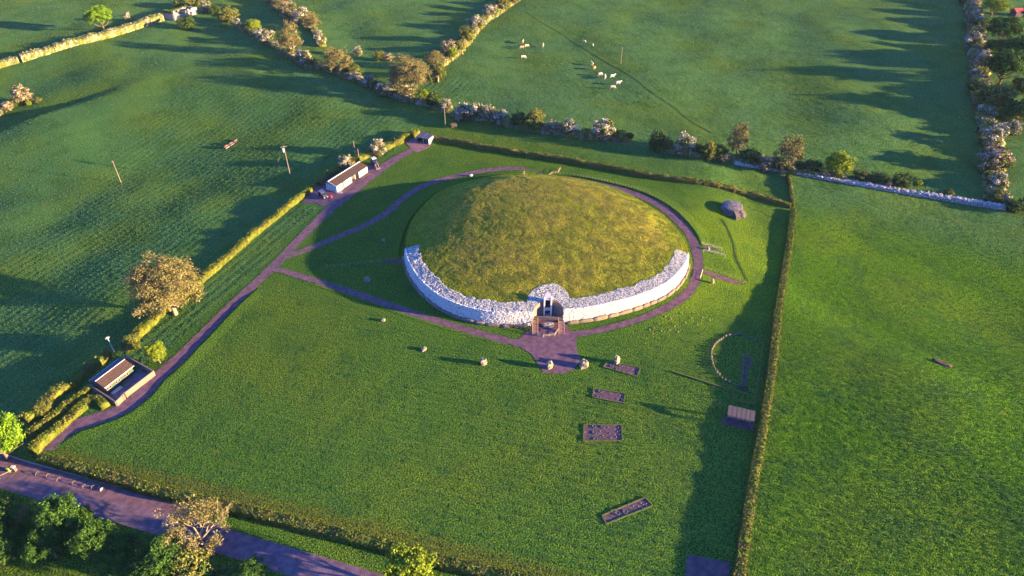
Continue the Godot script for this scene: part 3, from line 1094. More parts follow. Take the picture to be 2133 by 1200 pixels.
# spot: [kind, base x, base y, width in photo pixels, height in photo pixels]
func plant(spot: Array, where: String, label := "") -> Node3D:
	var kind: String = spot[0]
	var at := G(spot[1], spot[2])
	var k := ppm(at)
	var w: float = spot[3] / k
	var d := at - Vector3(0, CAM_H, 0)
	var al := atan2(-d.y, Vector2(d.x, d.z).length())
	var h: float = maxf((spot[4] / k - 0.42 * w * sin(al)) / cos(al), 0.62 * w)
	h = minf(h, 1.5 * w + 3.0)
	var shape: String = spot[5] if spot.size() > 5 else ("full" if kind in ["green", "lime"] else ("tree" if kind in ["bud", "bright"] and h > 6.0 else "bush"))
	var var_ := (counts.get("plants", 0) as int) % 3
	counts["plants"] = counts.get("plants", 0) + 1
	if shape == "grand": var_ = 0
	var key := kind + shape + str(var_)
	if not protos.has(key):
		match shape:
			"grand": protos[key] = make_proto(kind, shape, var_, 560, 56, 0.0088)
			"sparse": protos[key] = make_proto(kind, shape, var_, 260, 30, 0.0105)
			"full": protos[key] = make_proto(kind, shape, var_, 210, 64, 0.0155)
			"tree": protos[key] = make_proto(kind, shape, var_, 130 if kind != "bud" else 200, 46 if kind != "bud" else 30, 0.020 if kind != "bud" else 0.0145)
			_: protos[key] = make_proto(kind, shape, var_, 90, 48, 0.026)
	var o: Node3D = protos[key].duplicate()
	o.name = numbered(CALL[kind])
	add_child(o)
	o.position = at - Vector3(0, 0.05, 0)
	o.rotation.y = fmod(spot[1] * 1.7 + spot[2] * 0.9, TAU)
	o.scale = Vector3(w * 1.12, h * 1.04, w * 1.12)
	var l: String = label if label != "" else LOOK[kind] + " " + where
	tag(o, l, CATG[kind], "" if label != "" else LOOK[kind] + " " + where)
	stamp(at, at, 0.5)
	return o
# ---------------------------------------------------------------- frames and measuring
func frame(l: Vector3, r: Vector3) -> float:                  # turn that lays local +x along l -> r
	return atan2(-(r.z - l.z), r.x - l.x)

func height_to(base: Vector3, px: float, py: float) -> float:  # how tall a thing standing at base is whose top shows at that pixel
	var d := ray(px, py)
	var t := Vector2(base.x, base.z).length() / Vector2(d.x, d.z).length()
	return CAM_H + d.y * t - base.y

# ---------------------------------------------------------------- animals: one smooth skin round a skeleton
func skin(bones: Array, cell: float) -> ArrayMesh:            # bones: [a, b, ra, rb]
	var lo := Vector3(1e9, 1e9, 1e9)
	var hi := -lo
	for b in bones:
		var r: float = maxf(b[2], b[3]) + cell * 2
		lo = lo.min(b[0] - Vector3.ONE * r).min(b[1] - Vector3.ONE * r)
		hi = hi.max(b[0] + Vector3.ONE * r).max(b[1] + Vector3.ONE * r)
	var nx := int((hi.x - lo.x) / cell) + 2
	var ny := int((hi.y - lo.y) / cell) + 2
	var nzc := int((hi.z - lo.z) / cell) + 2
	var f := PackedFloat32Array()
	f.resize(nx * ny * nzc)
	for i in nx:
		for j in ny:
			for k in nzc:
				var p := lo + Vector3(i, j, k) * cell
				var d := 9.0
				for b in bones:
					var ab: Vector3 = b[1] - b[0]
					var t := clampf((p - b[0]).dot(ab) / ab.length_squared(), 0, 1)
					var e: float = p.distance_to(b[0] + ab * t) - lerpf(b[2], b[3], t)
					var h := clampf(0.5 + 0.5 * (d - e) / 0.07, 0, 1)
					d = lerpf(d, e, h) - 0.07 * h * (1 - h)
				f[(i * ny + j) * nzc + k] = d
	var mb := MB.new()
	var ids := {}
	for i in nx - 1:
		for j in ny - 1:
			for k in nzc - 1:
				var s := Vector3.ZERO
				var n := 0
				for e in [[0,0,0,1,0,0],[0,1,0,1,1,0],[0,0,1,1,0,1],[0,1,1,1,1,1],[0,0,0,0,1,0],[1,0,0,1,1,0],[0,0,1,0,1,1],[1,0,1,1,1,1],[0,0,0,0,0,1],[1,0,0,1,0,1],[0,1,0,0,1,1],[1,1,0,1,1,1]]:
					var a := f[((i + e[0]) * ny + j + e[1]) * nzc + k + e[2]]
					var b := f[((i + e[3]) * ny + j + e[4]) * nzc + k + e[5]]
					if (a < 0) != (b < 0):
						s += Vector3(e[0], e[1], e[2]).lerp(Vector3(e[3], e[4], e[5]), a / (a - b))
						n += 1
				if n > 0:
					ids[(i * ny + j) * nzc + k] = mb.v.size()
					mb.v.append(lo + (Vector3(i, j, k) + s / n) * cell)
					mb.n.append(Vector3.UP); mb.c.append(Color.WHITE); mb.uv.append(Vector2.ZERO)
	for i in range(1, nx - 1):
		for j in range(1, ny - 1):
			for k in range(1, nzc - 1):
				var a := f[(i * ny + j) * nzc + k] < 0
				for ax in 3:
					var o := [[1,0,0],[0,1,0],[0,0,1]][ax] as Array
					var b := f[((i + o[0]) * ny + j + o[1]) * nzc + k + o[2]] < 0
					if a == b: continue
					var q: Array
					if ax == 0: q = [[i, j - 1, k - 1], [i, j, k - 1], [i, j, k], [i, j - 1, k]]
					elif ax == 1: q = [[i - 1, j, k - 1], [i - 1, j, k], [i, j, k], [i, j, k - 1]]
					else: q = [[i - 1, j - 1, k], [i, j - 1, k], [i, j, k], [i - 1, j, k]]
					var w := []
					for c in q: w.append(ids.get((c[0] * ny + c[1]) * nzc + c[2], -1))
					if w.has(-1): continue
					if a: w.reverse()
					for c in [0, 1, 2, 0, 2, 3]: mb.ix.append(w[c])
	return finish_smooth(mb)

func cow_bones(graze: bool) -> Array:
	var b := [
		[Vector3(-0.75, 1.08, 0), Vector3(0.55, 1.05, 0), 0.34, 0.37], [Vector3(-0.5, 0.92, 0), Vector3(0.35, 0.9, 0), 0.34, 0.34],
		[Vector3(-0.95, 1.12, 0), Vector3(-0.7, 1.05, 0), 0.22, 0.33], [Vector3(-1.12, 1.2, 0), Vector3(-1.2, 0.5, 0), 0.035, 0.03], [Vector3(-1.2, 0.5, 0), Vector3(-1.2, 0.38, 0), 0.05, 0.05]]
	for s in [-1.0, 1.0]:
		b.append([Vector3(-0.75, 0.95, s * 0.2), Vector3(-0.62, 0.68, s * 0.2), 0.2, 0.13])
		b.append([Vector3(-0.62, 0.68, s * 0.2), Vector3(-0.86, 0.46, s * 0.19), 0.12, 0.07])
		b.append([Vector3(-0.86, 0.46, s * 0.19), Vector3(-0.82, 0.05, s * 0.19), 0.065, 0.06])
		b.append([Vector3(0.5, 0.9, s * 0.2), Vector3(0.52, 0.45, s * 0.19), 0.15, 0.075])
		b.append([Vector3(0.52, 0.45, s * 0.19), Vector3(0.52, 0.05, s * 0.19), 0.065, 0.06])
	if graze:
		b += [[Vector3(0.6, 1.08, 0), Vector3(1.1, 0.62, 0), 0.26, 0.15], [Vector3(1.1, 0.62, 0), Vector3(1.28, 0.16, 0), 0.15, 0.09]]
		for s in [-1.0, 1.0]: b.append([Vector3(1.1, 0.66, s * 0.1), Vector3(1.06, 0.62, s * 0.28), 0.05, 0.04])
	else:
		b += [[Vector3(0.6, 1.12, 0), Vector3(1.1, 1.42, 0), 0.26, 0.16], [Vector3(1.1, 1.42, 0), Vector3(1.48, 1.22, 0), 0.15, 0.09]]
		for s in [-1.0, 1.0]: b.append([Vector3(1.08, 1.46, s * 0.1), Vector3(1.02, 1.44, s * 0.29), 0.05, 0.04])
	return b

func build_cattle() -> void:
	var meshes := [skin(cow_bones(true), 0.075), skin(cow_bones(false), 0.075)]
	var coats := {"cream": plain(0.44, 0.35, 0.23), "white": plain(0.48, 0.45, 0.40), "ginger": plain(0.36, 0.17, 0.06), "tan": plain(0.36, 0.24, 0.13), "roan": plain(0.34, 0.26, 0.24)}
	var list := [
		[1089, 90, 1, 1.4, "tan", "tan cow standing broadside-on behind two grazing companions"], [1086, 102, 0, 3.3, "tan", "tan cow grazing nose to tail with a cream cow"],
		[1097, 99, 0, 0.3, "cream", "cream cow grazing beside a tan cow"], [1131, 98, 1, 1.5, "cream", "cream cow standing apart near three tan and cream cows"],
		[1090, 122, 0, 0.1, "white", "white cow grazing alone near the tan and cream cows"], [1217, 88, 0, 5.9, "white", "white cow grazing beside a white calf"],
		[1235, 96, 1, 1.6, "white", "white calf standing beside a grazing white cow"], [1233, 136, 1, 1.8, "cream", "cream cow standing just above the ginger cow"],
		[1238, 145, 0, 1.0, "ginger", "ginger cow in the pasture herd"], [1250, 158, 0, 0.5, "roan", "brown and grey cow between ginger cow and white cows"],
		[1260, 164, 1, 1.5, "white", "white cow standing end-on beside the brown and grey cow"], [1276, 162, 1, 0.4, "white", "white cow with raised head near the pole"],
		[1288, 176, 1, 0.3, "white", "large white cow standing beside a grey grazing cow"], [1276, 185, 0, 0.1, "roan", "grey cow grazing beside the large white cow"]]
	for c in list:
		var at := G(c[0], c[1])
		var o := thing("cow", c[5], "cow", at, c[3], "cattle grazing in the upper pasture")
		var b := obj(meshes[1 - c[2]] if false else meshes[c[2]], "body", coats[c[4]], o)
		if c[5].contains("calf"): b.scale = Vector3.ONE * 0.75
		else: b.scale = Vector3.ONE * 1.12
		b.position.y = -0.02

# ---------------------------------------------------------------- buildings
func build_workshop() -> void:
	var l := G(702, 401)
	var r := G(765, 358.5)
	var len := l.distance_to(r)
	var dep := 4.6
	var hh := 2.5
	var t := thing("workshop_shed", "long low shed with brown corrugated roof and white striped walls", "shed", l, frame(l, r))
	bx(t, "floor_slab", Vector3(len * 0.5, 0.0, -dep * 0.5 + 0.5), Vector3(len + 0.6, 0.3, dep + 1.6), M.concrete)
	# back and end walls
	bx(t, "wall", Vector3(len * 0.5, hh * 0.5, -dep), Vector3(len, hh, 0.12), M.blue_grey)
	for e in [0.0, len]:
		var w := MB.new()
		w.prism(Transform3D(Basis(Vector3.UP, PI / 2), Vector3(e + (0.02 if e == 0.0 else -0.02), 0, 0)), PackedVector2Array([Vector2(0, 0), Vector2(dep, 0), Vector2(dep, hh), Vector2(dep * 0.62, hh + 0.85), Vector2(0, hh - 0.1)]), -0.06, 0.06)
		obj(w.done(), "wall", M.blue_grey if e == 0.0 else M.white_paint, t)
	# white boards on the end wall
	for i in 6: bx(t, "wall_board", Vector3(-0.08, hh * 0.48, -0.45 - i * 0.74), Vector3(0.06, hh * 0.92, 0.38), M.white_paint)
	# front: boarded bay, door, boarded bay, open bay, store
	bx(t, "wall", Vector3(len * 0.09, hh * 0.5, 0), Vector3(len * 0.18, hh, 0.12), M.blue_grey)
	for i in 5: bx(t, "wall_board", Vector3(len * 0.012 + 0.2 + i * 0.58, hh * 0.5, 0.08), Vector3(0.36, hh * 0.96, 0.05), M.white_paint)
	var d := bx(t, "door", Vector3(len * 0.215, hh * 0.43, -0.03), Vector3(len * 0.065, hh * 0.86, 0.08), M.teal)
	bx(d, "handle", Vector3(0.35, 0, 0.06), Vector3(0.05, 0.14, 0.05), M.steel)
	bx(t, "wall", Vector3(len * 0.365, hh * 0.5, 0), Vector3(len * 0.235, hh, 0.12), M.white_paint)
	for i in 6: bx(t, "window", Vector3(len * 0.27 + i * 0.62, hh * 0.36, 0.075), Vector3(0.34, 0.5, 0.04), M.glass_dark)
	bx(t, "bay_partition", Vector3(len * 0.485, hh * 0.5, -1.6), Vector3(0.12, hh, 3.0), M.white_paint)
	bx(t, "bay_partition", Vector3(len * 0.62, hh * 0.5, -1.9), Vector3(0.12, hh, 3.4), M.white_paint)
	bx(t, "bay_back_wall", Vector3(len * 0.55, hh * 0.5, -3.0), Vector3(len * 0.13, hh, 0.1), M.white_paint)
	bx(t, "wall", Vector3(len * 0.86, hh * 0.5, 0.15), Vector3(len * 0.28, hh, 0.12), M.white_paint)
	bx(t, "bay_partition", Vector3(len * 0.72, hh * 0.5, -1.0), Vector3(0.12, hh, 2.2), M.blue_grey)
	# corrugated roof: one mesh for each slope
	var fs := MB.new()
	var bs := MB.new()
	var n := 90
	for i in n:
		var x0 := -0.3 + (len + 0.6) * i / n
		var x1 := -0.3 + (len + 0.6) * (i + 1) / n
		var y0 := 0.035 * (i % 2)
		var y1 := 0.035 * ((i + 1) % 2)
		fs.quad(Vector3(x0, hh + 0.95 + y0, -dep * 0.66), Vector3(x1, hh + 0.95 + y1, -dep * 0.66), Vector3(x1, hh + 0.02 + y1, 0.45), Vector3(x0, hh + 0.02 + y0, 0.45))
		bs.quad(Vector3(x1, hh + 0.95 + y1, -dep * 0.66), Vector3(x0, hh + 0.95 + y0, -dep * 0.66), Vector3(x0, hh + 0.1 + y0, -dep - 0.3), Vector3(x1, hh + 0.1 + y1, -dep - 0.3))
	var roof := obj(fs.done(), "roof", M.roof_brown, t)
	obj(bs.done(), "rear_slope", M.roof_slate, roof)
	bx(roof, "ridge_cap", Vector3(len * 0.5, hh + 1.02, -dep * 0.66), Vector3(len + 0.7, 0.1, 0.3), M.white_paint)
	bx(roof, "bargeboard", Vector3(-0.33, hh + 0.5, -dep * 0.27), Vector3(0.06, 0.14, dep * 0.8), M.white_paint, Vector3(0.235, 0, 0))
	bx(t, "step", Vector3(0.4, 0.1, 1.6), Vector3(1.2, 0.25, 0.7), M.concrete)

func build_visitor_hut() -> void:
	var l := G(226, 821)
	var r := G(281, 778)
	var len := l.distance_to(r)
	var hh := 2.4
	var dep := 4.4
	var t := thing("visitor_hut", "low dark green hut with gabled roof inside a walled yard", "building", l, frame(l, r))
	bx(t, "wall", Vector3(len * 0.5, hh * 0.5, -0.06), Vector3(len, hh, 0.12), M.dark_green)
	bx(t, "wall", Vector3(len * 0.5, hh * 0.5, -dep), Vector3(len, hh, 0.12), M.dark_green)
	for e in [0.06, len - 0.06]:
		var w := MB.new()
		w.prism(Transform3D(Basis(Vector3.UP, PI / 2), Vector3(e, 0, 0)), PackedVector2Array([Vector2(0.13, 0), Vector2(dep - 0.07, 0), Vector2(dep - 0.07, hh), Vector2(dep * 0.5, hh + 0.95), Vector2(0.13, hh)]), -0.05, 0.05)
		obj(w.done(), "wall", M.dark_green, t)
	for k in [[0.1, "window"], [0.42, "window"], [0.73, "window"]]:
		for s in [-0.36, 0.36]:
			var f := bx(t, "window", Vector3(len * k[0] + s, hh * 0.60, 0.05), Vector3(0.5, 0.75, 0.1), M.concrete)
			bx(f, "pane", Vector3(0, 0, 0.03), Vector3(0.36, 0.6, 0.06), M.glass_dark)
	bx(t, "bench", Vector3(len * 0.62, 0.4, 0.6), Vector3(len * 0.26, 0.08, 0.45), M.timber_dark)
	bx(t, "ramp", Vector3(len * 0.22, 0.12, 0.9), Vector3(len * 0.34, 0.24, 1.0), M.concrete_pink)
	for s in [1.0, -1.0]:
		var rm := MB.new()
		var a := Vector3(-0.35, hh + 1.08, -dep * 0.5)
		var b := Vector3(-0.35, hh + 0.03, -dep * 0.5 + s * (dep * 0.5 + 0.35))
		var u := Vector3(len + 0.7, 0, 0)
		var up := Vector3(0, 0.12, 0)
		if s > 0:
			rm.quad(a + up, a + u + up, b + u + up, b + up); rm.quad(b + up, b + u + up, b + u, b)
			rm.quad(a, b, b + u, a + u)
		else:
			rm.quad(a + u + up, a + up, b + up, b + u + up); rm.quad(b + u + up, b + up, b, b + u)
			rm.quad(b, a, a + u, b + u)
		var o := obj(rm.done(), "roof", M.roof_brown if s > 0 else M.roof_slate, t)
		bx(o, "gutter", Vector3(len * 0.5, hh + 0.06, -dep * 0.5 + s * (dep * 0.5 + 0.42)), Vector3(len + 0.7, 0.1, 0.1), M.white_paint)
		bx(o, "ridge_cap" if s > 0 else "bargeboard", Vector3(len * 0.5, hh + 1.2, -dep * 0.5 + s * 0.1) if s > 0 else Vector3(-0.38, hh + 0.6, -dep * 0.75), Vector3(len + 0.7, 0.06, 0.16) if s > 0 else Vector3(0.05, 0.12, dep * 0.6), M.white_paint if s > 0 else M.roof_slate, Vector3.ZERO if s > 0 else Vector3(-0.4, 0, 0))
	# yard wall: three runs round the yard, with a gate in the front one
	var c := [G(193, 812), G(245, 846), G(259, 832.5), G(264, 827.5), G(323, 782), G(264, 749)]
	var y := thing("yard_wall", "low pinkish stone wall enclosing the yard of the hut", "wall", c[1])
	for q in [[0, 1], [1, 2], [3, 4], [4, 5]]:
		var a: Vector3 = c[q[0]]
		var b: Vector3 = c[q[1]]
		var wl := MB.new()
		var n := int(a.distance_to(b) / 0.5) + 1
		for i in n:
			var p := a.lerp(b, (i + 0.5) / n)
			p.y = H(p.x, p.z)
			wl.box(Transform3D(Basis(Vector3.UP, frame(a, b)), p - c[1] + Vector3(0, 0.6, 0)), Vector3(a.distance_to(b) / n * 0.999, 1.36 + 0.05 * (i % 3), 0.34 + 0.02 * (i % 2)))
		var run := obj(wl.done(), "wall_run", M.pink_stone, y)
		var cp := MB.new()
		var mid := (a + b) / 2
		cp.tube(P(a.x, a.z, 1.34) - c[1], P(b.x, b.z, 1.34) - c[1], 0.2, 0.2, 8)
		obj(cp.done(), "coping", M.pink_stone, run)
	for k in [2, 3]:
		var p: Vector3 = c[k]
		bx(y, "gate_pier", P(p.x, p.z, 0.75) - c[1], Vector3(0.5, 1.7, 0.5), M.pink_stone)
	pad("yard_paving", [[236, 824], [282, 776], [288, 768], [312, 783], [262, 826], [245, 839]], M.blue_paving, 0.09)
	pad("yard_gravel", [[187, 795], [250, 748], [264, 751], [236, 824], [244, 838], [200, 812]], M.gravel, 0.05)
	# bench rails by the yard
	var bt := thing("yard_railing", "thin metal railing beside the yard wall of the hut", "railing", G(292, 797))
	var e0 := G(292, 797)
	var e1 := G(311, 781)
	for h in [0.5, 1.0]:
		var mb := MB.new()
		mb.tube(P(e0.x, e0.z, h) - e0, P(e1.x, e1.z, h) - e0, 0.05, 0.05, 5)
		obj(mb.done(), "rail", M.steel, bt)
	for f in [0.0, 0.5, 1.0]:
		var q := e0.lerp(e1, f)
		var mb := MB.new()
		mb.tube(P(q.x, q.z) - e0, P(q.x, q.z, 1.05) - e0, 0.05, 0.05, 5)
		obj(mb.done(), "post", M.steel, bt)

func build_green_shed() -> void:
	var l := G(870, 296.5)
	var r := G(893, 301.5)
	var len := l.distance_to(r)
	var dep := 3.4
	var t := thing("open_store", "small open-fronted store with slate-blue roof at the lane end", "shed", l, frame(l, r))
	bx(t, "wall", Vector3(len * 0.5, 1.15, -dep), Vector3(len, 2.3, 0.12), M.dark_green)
	bx(t, "wall", Vector3(0, 1.15, -dep * 0.5), Vector3(0.12, 2.3, dep - 0.14), M.dark_green)
	bx(t, "wall", Vector3(len, 1.2, -dep * 0.5), Vector3(0.12, 2.4, dep - 0.14), M.sage)
	bx(t, "panel", Vector3(len + 0.09, 1.1, -dep * 0.3), Vector3(0.05, 1.9, dep * 0.34), M.white_paint)
	bx(t, "panel", Vector3(len + 0.09, 1.1, -dep * 0.75), Vector3(0.05, 1.9, dep * 0.3), M.white_paint)
	bx(t, "post", Vector3(len * 0.52, 1.15, -0.05), Vector3(0.22, 2.3, 0.14), M.sage)
	bx(t, "door_leaf", Vector3(len * 0.76, 1.0, -0.3), Vector3(len * 0.4, 2.0, 0.08), M.dark_green)
	bx(t, "roof", Vector3(len * 0.5, 2.55, -dep * 0.5), Vector3(len + 0.6, 0.12, dep + 0.8), M.roof_slate, Vector3(0.07, 0, 0))
	bx(t, "roof_seam", Vector3(len * 0.5, 2.63, -dep * 0.5), Vector3(0.08, 0.05, dep + 0.8), M.steel, Vector3(0.07, 0, 0))

func build_ruin() -> void:
	var l := G(365, 44)
	var r := G(412, 28)
	var len := l.distance_to(r)
	var t := thing("ruined_cottage", "roofless grey stone cottage ruin with ivy on its wall tops", "ruin", l, frame(l, r))
	# front wall from stone courses with two window openings and a ragged top
	rng.seed = 3
	var tops := [4.6, 3.9, 2.9, 2.5, 2.6, 2.9, 3.5, 3.9, 3.1, 3.8, 3.7, 3.5]
	var n := tops.size()
	for i in n:
		var x := len * (i + 0.5) / n
		var hh: float = tops[i]
		if i in [6, 8]:
			bx(t, "wall", Vector3(x, 0.45, 0), Vector3(len / n, 0.9, 0.6), M.ruin_stone)
			bx(t, "wall", Vector3(x, (2.3 + hh) * 0.5, 0), Vector3(len / n, hh - 2.3, 0.6), M.ruin_stone)
		else: bx(t, "wall", Vector3(x, hh * 0.5, 0), Vector3(len / n, hh, 0.6), M.ruin_stone)
	for i in 8:
		var hh := 4.8 - absf(i - 2.5) * 0.3
		bx(t, "wall", Vector3(0.0, hh * 0.5, -0.75 - i * 0.9), Vector3(0.6, hh, 0.9), M.ruin_stone)
		bx(t, "wall", Vector3(len, 1.5, -0.75 - i * 0.9), Vector3(0.6, 3.0, 0.9), M.ruin_stone)
	for i in n: bx(t, "wall", Vector3(len * (i + 0.5) / n, 1.6, -7.4), Vector3(len / n, 3.2 - 0.2 * (i % 3), 0.6), M.ruin_stone)
	var ivy := MB.new()
	for i in 2600:
		var f := rng.randf()
		var p: Vector3
		if i % 3 == 0: p = Vector3(rng.randf_range(-0.6, 0.6), rng.randf_range(3.6, 5.2), -f * 7.0)
		elif i % 3 == 1: p = Vector3(0.5 + f * len * 0.42, rng.randf_range(2.5, 3.8) - 0.6 * f, rng.randf_range(-1.4, -0.2))
		else: p = Vector3(f * len, rng.randf_range(2.6, 3.8), rng.randf_range(-8.2, -6.6))
		leaf_quad(ivy, p, (rand_dir() + Vector3.UP).normalized(), 0.24, [Color(0.09, 0.13, 0.02), Color(0.12, 0.14, 0.03), Color(0.06, 0.10, 0.02)][i % 3])
	obj(ivy.done(), "ivy", M.leaf, t)

func build_red_shed() -> void:
	var l := G(2114, 36)
	var t := thing("red_barn", "small barn with dull red roof among the far trees", "barn", l, 0.1)
	bx(t, "wall", Vector3(4, 1.3, -2.5), Vector3(8, 2.6, 5), M.dark_stone)
	var rm := MB.new()
	rm.prism(Transform3D(Basis(Vector3.UP, PI / 2), Vector3(4, 0, -2.5)), PackedVector2Array([Vector2(-2.9, 2.62), Vector2(2.9, 2.62), Vector2(0, 4.1)]), -4.4, 4.4)
	obj(rm.done(), "roof", M.red_roof, t)

func build_beehive_hut() -> void:
	var at := G(1523, 440)
	var t := thing("round_stone_hut", "round flat-topped dry stone hut with short entrance passage", "stone hut", at)
	rng.seed = 9
	var st := [Vector2(3.35, -0.1), Vector2(3.3, 0.7), Vector2(3.2, 1.5), Vector2(3.05, 2.1), Vector2(2.6, 2.42), Vector2(1.6, 2.62), Vector2(0, 2.7)]
	var mb := MB.new()
	for i in st.size() - 1:
		for j in 40:
			var a := TAU * j / 40
			var b := TAU * (j + 1) / 40
			var p := func(q: Vector2, w: float) -> Vector3:
				var k := 1.0 + 0.05 * nz_fine.get_noise_2d(cos(w) * 5 + q.y, sin(w) * 5)
				return Vector3(cos(w) * q.x * k, q.y, sin(w) * q.x * k)
			mb.quad(p.call(st[i + 1], a), p.call(st[i + 1], b), p.call(st[i], b), p.call(st[i], a))
	obj(mb.done(), "wall", M.mauve_stone, t)
	for s in [-1.0, 1.0]:
		var w := MB.new()
		w.prism(Transform3D(Basis(Vector3.UP, -1.1 - s * 0.12), Vector3.ZERO) * Transform3D(Basis(), Vector3(0, 0, s * 0.85)), PackedVector2Array([Vector2(2.4, -0.1), Vector2(5.0, -0.1), Vector2(4.7, 0.9), Vector2(3.7, 1.7), Vector2(2.4, 2.25)]), -0.62, 0.62)
		obj(w.done(), "passage_wall", M.mauve_stone, t)
	bx(t, "doorway", Vector3(cos(1.25) * 3.3, 0.7, sin(1.25) * 3.3), Vector3(0.4, 1.4, 0.9), M.black_wood, Vector3(0, -1.25, 0))
	var cob := rock_mesh(21, Vector3.ONE, 4, 6, 0.2, 0.4, Color.WHITE)
	var pl := []
	var co := []
	for i in 1500:
		var a := rng.randf() * TAU
		var f := rng.randf()
		var p: Vector3
		if f < 0.5:
			var y := rng.randf_range(0.05, 2.1)
			var rr := 3.33 - y * 0.12
			p = Vector3(cos(a) * rr, y, sin(a) * rr)
		else:
			var rr := 3.0 * sqrt(rng.randf())
			p = Vector3(cos(a) * rr, 2.62 - 0.045 * rr * rr, sin(a) * rr)
		var s := rng.randf_range(0.22, 0.5)
		pl.append(Transform3D(Basis.from_euler(Vector3(0.2 * rng.randf(), rng.randf() * TAU, 0.2 * rng.randf())).scaled(Vector3(s, s * 0.5, s)), p - Vector3(0, s * 0.15, 0)))
		var g := rng.randf_range(0.08, 0.20)
		co.append(Color(g * 1.08, g * 0.92, g * 0.98))
	for i in 260:
		var d := rng.randf_range(3.0, 4.9)
		var s2 := -1.0 if i % 2 else 1.0
		var off := s2 * rng.randf_range(0.2, 1.35)
		var y2 := maxf(0.1, 2.2 - (d - 2.6) * 0.75)
		var q := Basis(Vector3.UP, -1.1) * Vector3(d, y2 * rng.randf_range(0.3, 1.0), off)
		var s := rng.randf_range(0.22, 0.42)
		pl.append(Transform3D(Basis(Vector3.UP, rng.randf() * TAU).scaled(Vector3(s, s * 0.5, s)), q))
		var g := rng.randf_range(0.08, 0.20)
		co.append(Color(g * 1.08, g * 0.92, g * 0.98))
	pile("stones", t, cob, pl, co, M.stone_copy)

func build_shelter() -> void:
	var l := G(1510, 880)
	var r := G(1566, 893.5)
	var len := l.distance_to(r)
	var t := thing("open_shelter", "open shelter with sloping roof of six pale panels beside the hedge", "shelter", l, frame(l, r))
	for i in 6:
		bx(t, "roof_panel", Vector3(len * (i + 0.5) / 6, 2.95, -1.0), Vector3(len / 6 - 0.1, 0.08, 2.5), M.pale_panel, Vector3(0.30, 0, 0))
	bx(t, "roof_beam", Vector3(len * 0.5, 2.52, 0.0), Vector3(len, 0.14, 0.12), M.timber_dark)
	bx(t, "roof_beam", Vector3(len * 0.5, 3.16, -2.0), Vector3(len, 0.14, 0.12), M.timber_dark)
	for i in 4:
		var x := 0.15 + (len - 0.3) * i / 3.0
		bx(t, "post", Vector3(x, 1.2, 0.0), Vector3(0.14, 2.5, 0.14), M.timber_dark)
		bx(t, "post", Vector3(x, 1.5, -2.0), Vector3(0.14, 3.2, 0.14), M.timber_dark)
	bx(t, "bench", Vector3(len * 0.5, 0.45, -1.6), Vector3(len * 0.9, 0.08, 0.4), M.timber)
	for i in 3: bx(t, "bench_leg", Vector3(len * (0.12 + 0.38 * i), 0.2, -1.6), Vector3(0.08, 0.44, 0.36), M.timber)

# ---------------------------------------------------------------- small things
func fence(label: String, pts: Array, gap: float, high: float, rails: int, m: Material, thick := 0.06, group := "") -> void:
	var base: Vector3 = pts[0]
	var t := thing("timber_fence" if rails < 5 and thick > 0.05 else "wire_fence", label, "fence", base, 0, group)
	for i in pts.size() - 1:
		var a: Vector3 = pts[i]
		var b: Vector3 = pts[i + 1]
		var n := maxi(1, int(round(a.distance_to(b) / gap)))
		for k in n + (1 if i == pts.size() - 2 else 0):
			var p := a.lerp(b, float(k) / n)
			var mb := MB.new()
			mb.tube(Vector3(0, -0.1, 0), Vector3(0, high, 0), thick, thick * 0.9, 5)
			var o := obj(mb.done(), "post", m, t)
			o.position = P(p.x, p.z) - base
		for q in rails:
			var hh := high * (0.9 - q * 0.36)
			var mb := MB.new()
			mb.tube(P(a.x, a.z, hh) - base, P(b.x, b.z, hh) - base, thick * (0.75 if thick > 0.055 else 0.2), thick * (0.75 if thick > 0.055 else 0.2), 4)
			obj(mb.done(), "rail" if thick > 0.055 else "wire", m, t)

func standing_stone(label: String, px: float, py: float, size: Vector3, seed_: int, turn := 0.0, col := Color(0.34, 0.29, 0.25)) -> void:
	var at := G(px, py)
	var o := obj(rock_mesh(seed_, size, 9, 11, 0.22, 0.5, col * 0.48), "standing_stone" if size.y > 1.0 else "boulder", M.stone)
	o.position = at - Vector3(0, 0.12, 0)
	o.rotation = Vector3(0.06 * sin(seed_ * 1.7), turn, 0.08 * cos(seed_ * 2.3))
	tag(o, label, "stone", "stones standing round the mound")

func pole(label: String, bp: Array, tp: Array, arm := 0.0, box := false, r := 0.14) -> Vector3:
	var at := G(bp[0], bp[1])
	var h := clampf(height_to(at, tp[0], tp[1]), 3.0, 11.0)
	var t := thing("utility_pole", label, "pole", at, 0.4)
	var mb := MB.new()
	mb.tube(Vector3(0, -0.2, 0), Vector3(0, h, 0), r, r * 0.75, 8)
	obj(mb.done(), "shaft", M.pole_wood, t)
	if arm > 0:
		bx(t, "crossarm", Vector3(0, h - 0.35, 0), Vector3(arm, 0.14, 0.12), M.pole_wood)
		for s in [-0.45, 0.0, 0.45]: bx(t, "insulator", Vector3(arm * s, h - 0.2, 0), Vector3(0.1, 0.18, 0.1), M.steel)
	if box:
		var tr := MB.new()
		tr.tube(Vector3(-0.45, h - 2.2, 0.1), Vector3(-0.45, h - 0.9, 0.1), 0.34, 0.34, 10)
		obj(tr.done(), "transformer", M.light_metal, t)
	return at + Vector3(0, h - 0.2, 0)

func wire(a: Vector3, b: Vector3, label: String) -> void:
	var mb := MB.new()
	var prev := a
	for i in range(1, 17):
		var f := i / 16.0
		var p := a.lerp(b, f) - Vector3(0, 4.0 * f * (1 - f) * a.distance_to(b) * 0.018, 0)
		mb.tube(prev - a, p - a, 0.009, 0.009, 4, Color.WHITE, false)
		prev = p
	var o := obj(mb.done(), "overhead_wire", M.rubber)
	o.position = a
	tag(o, label, "wire", "overhead wires between the utility poles")

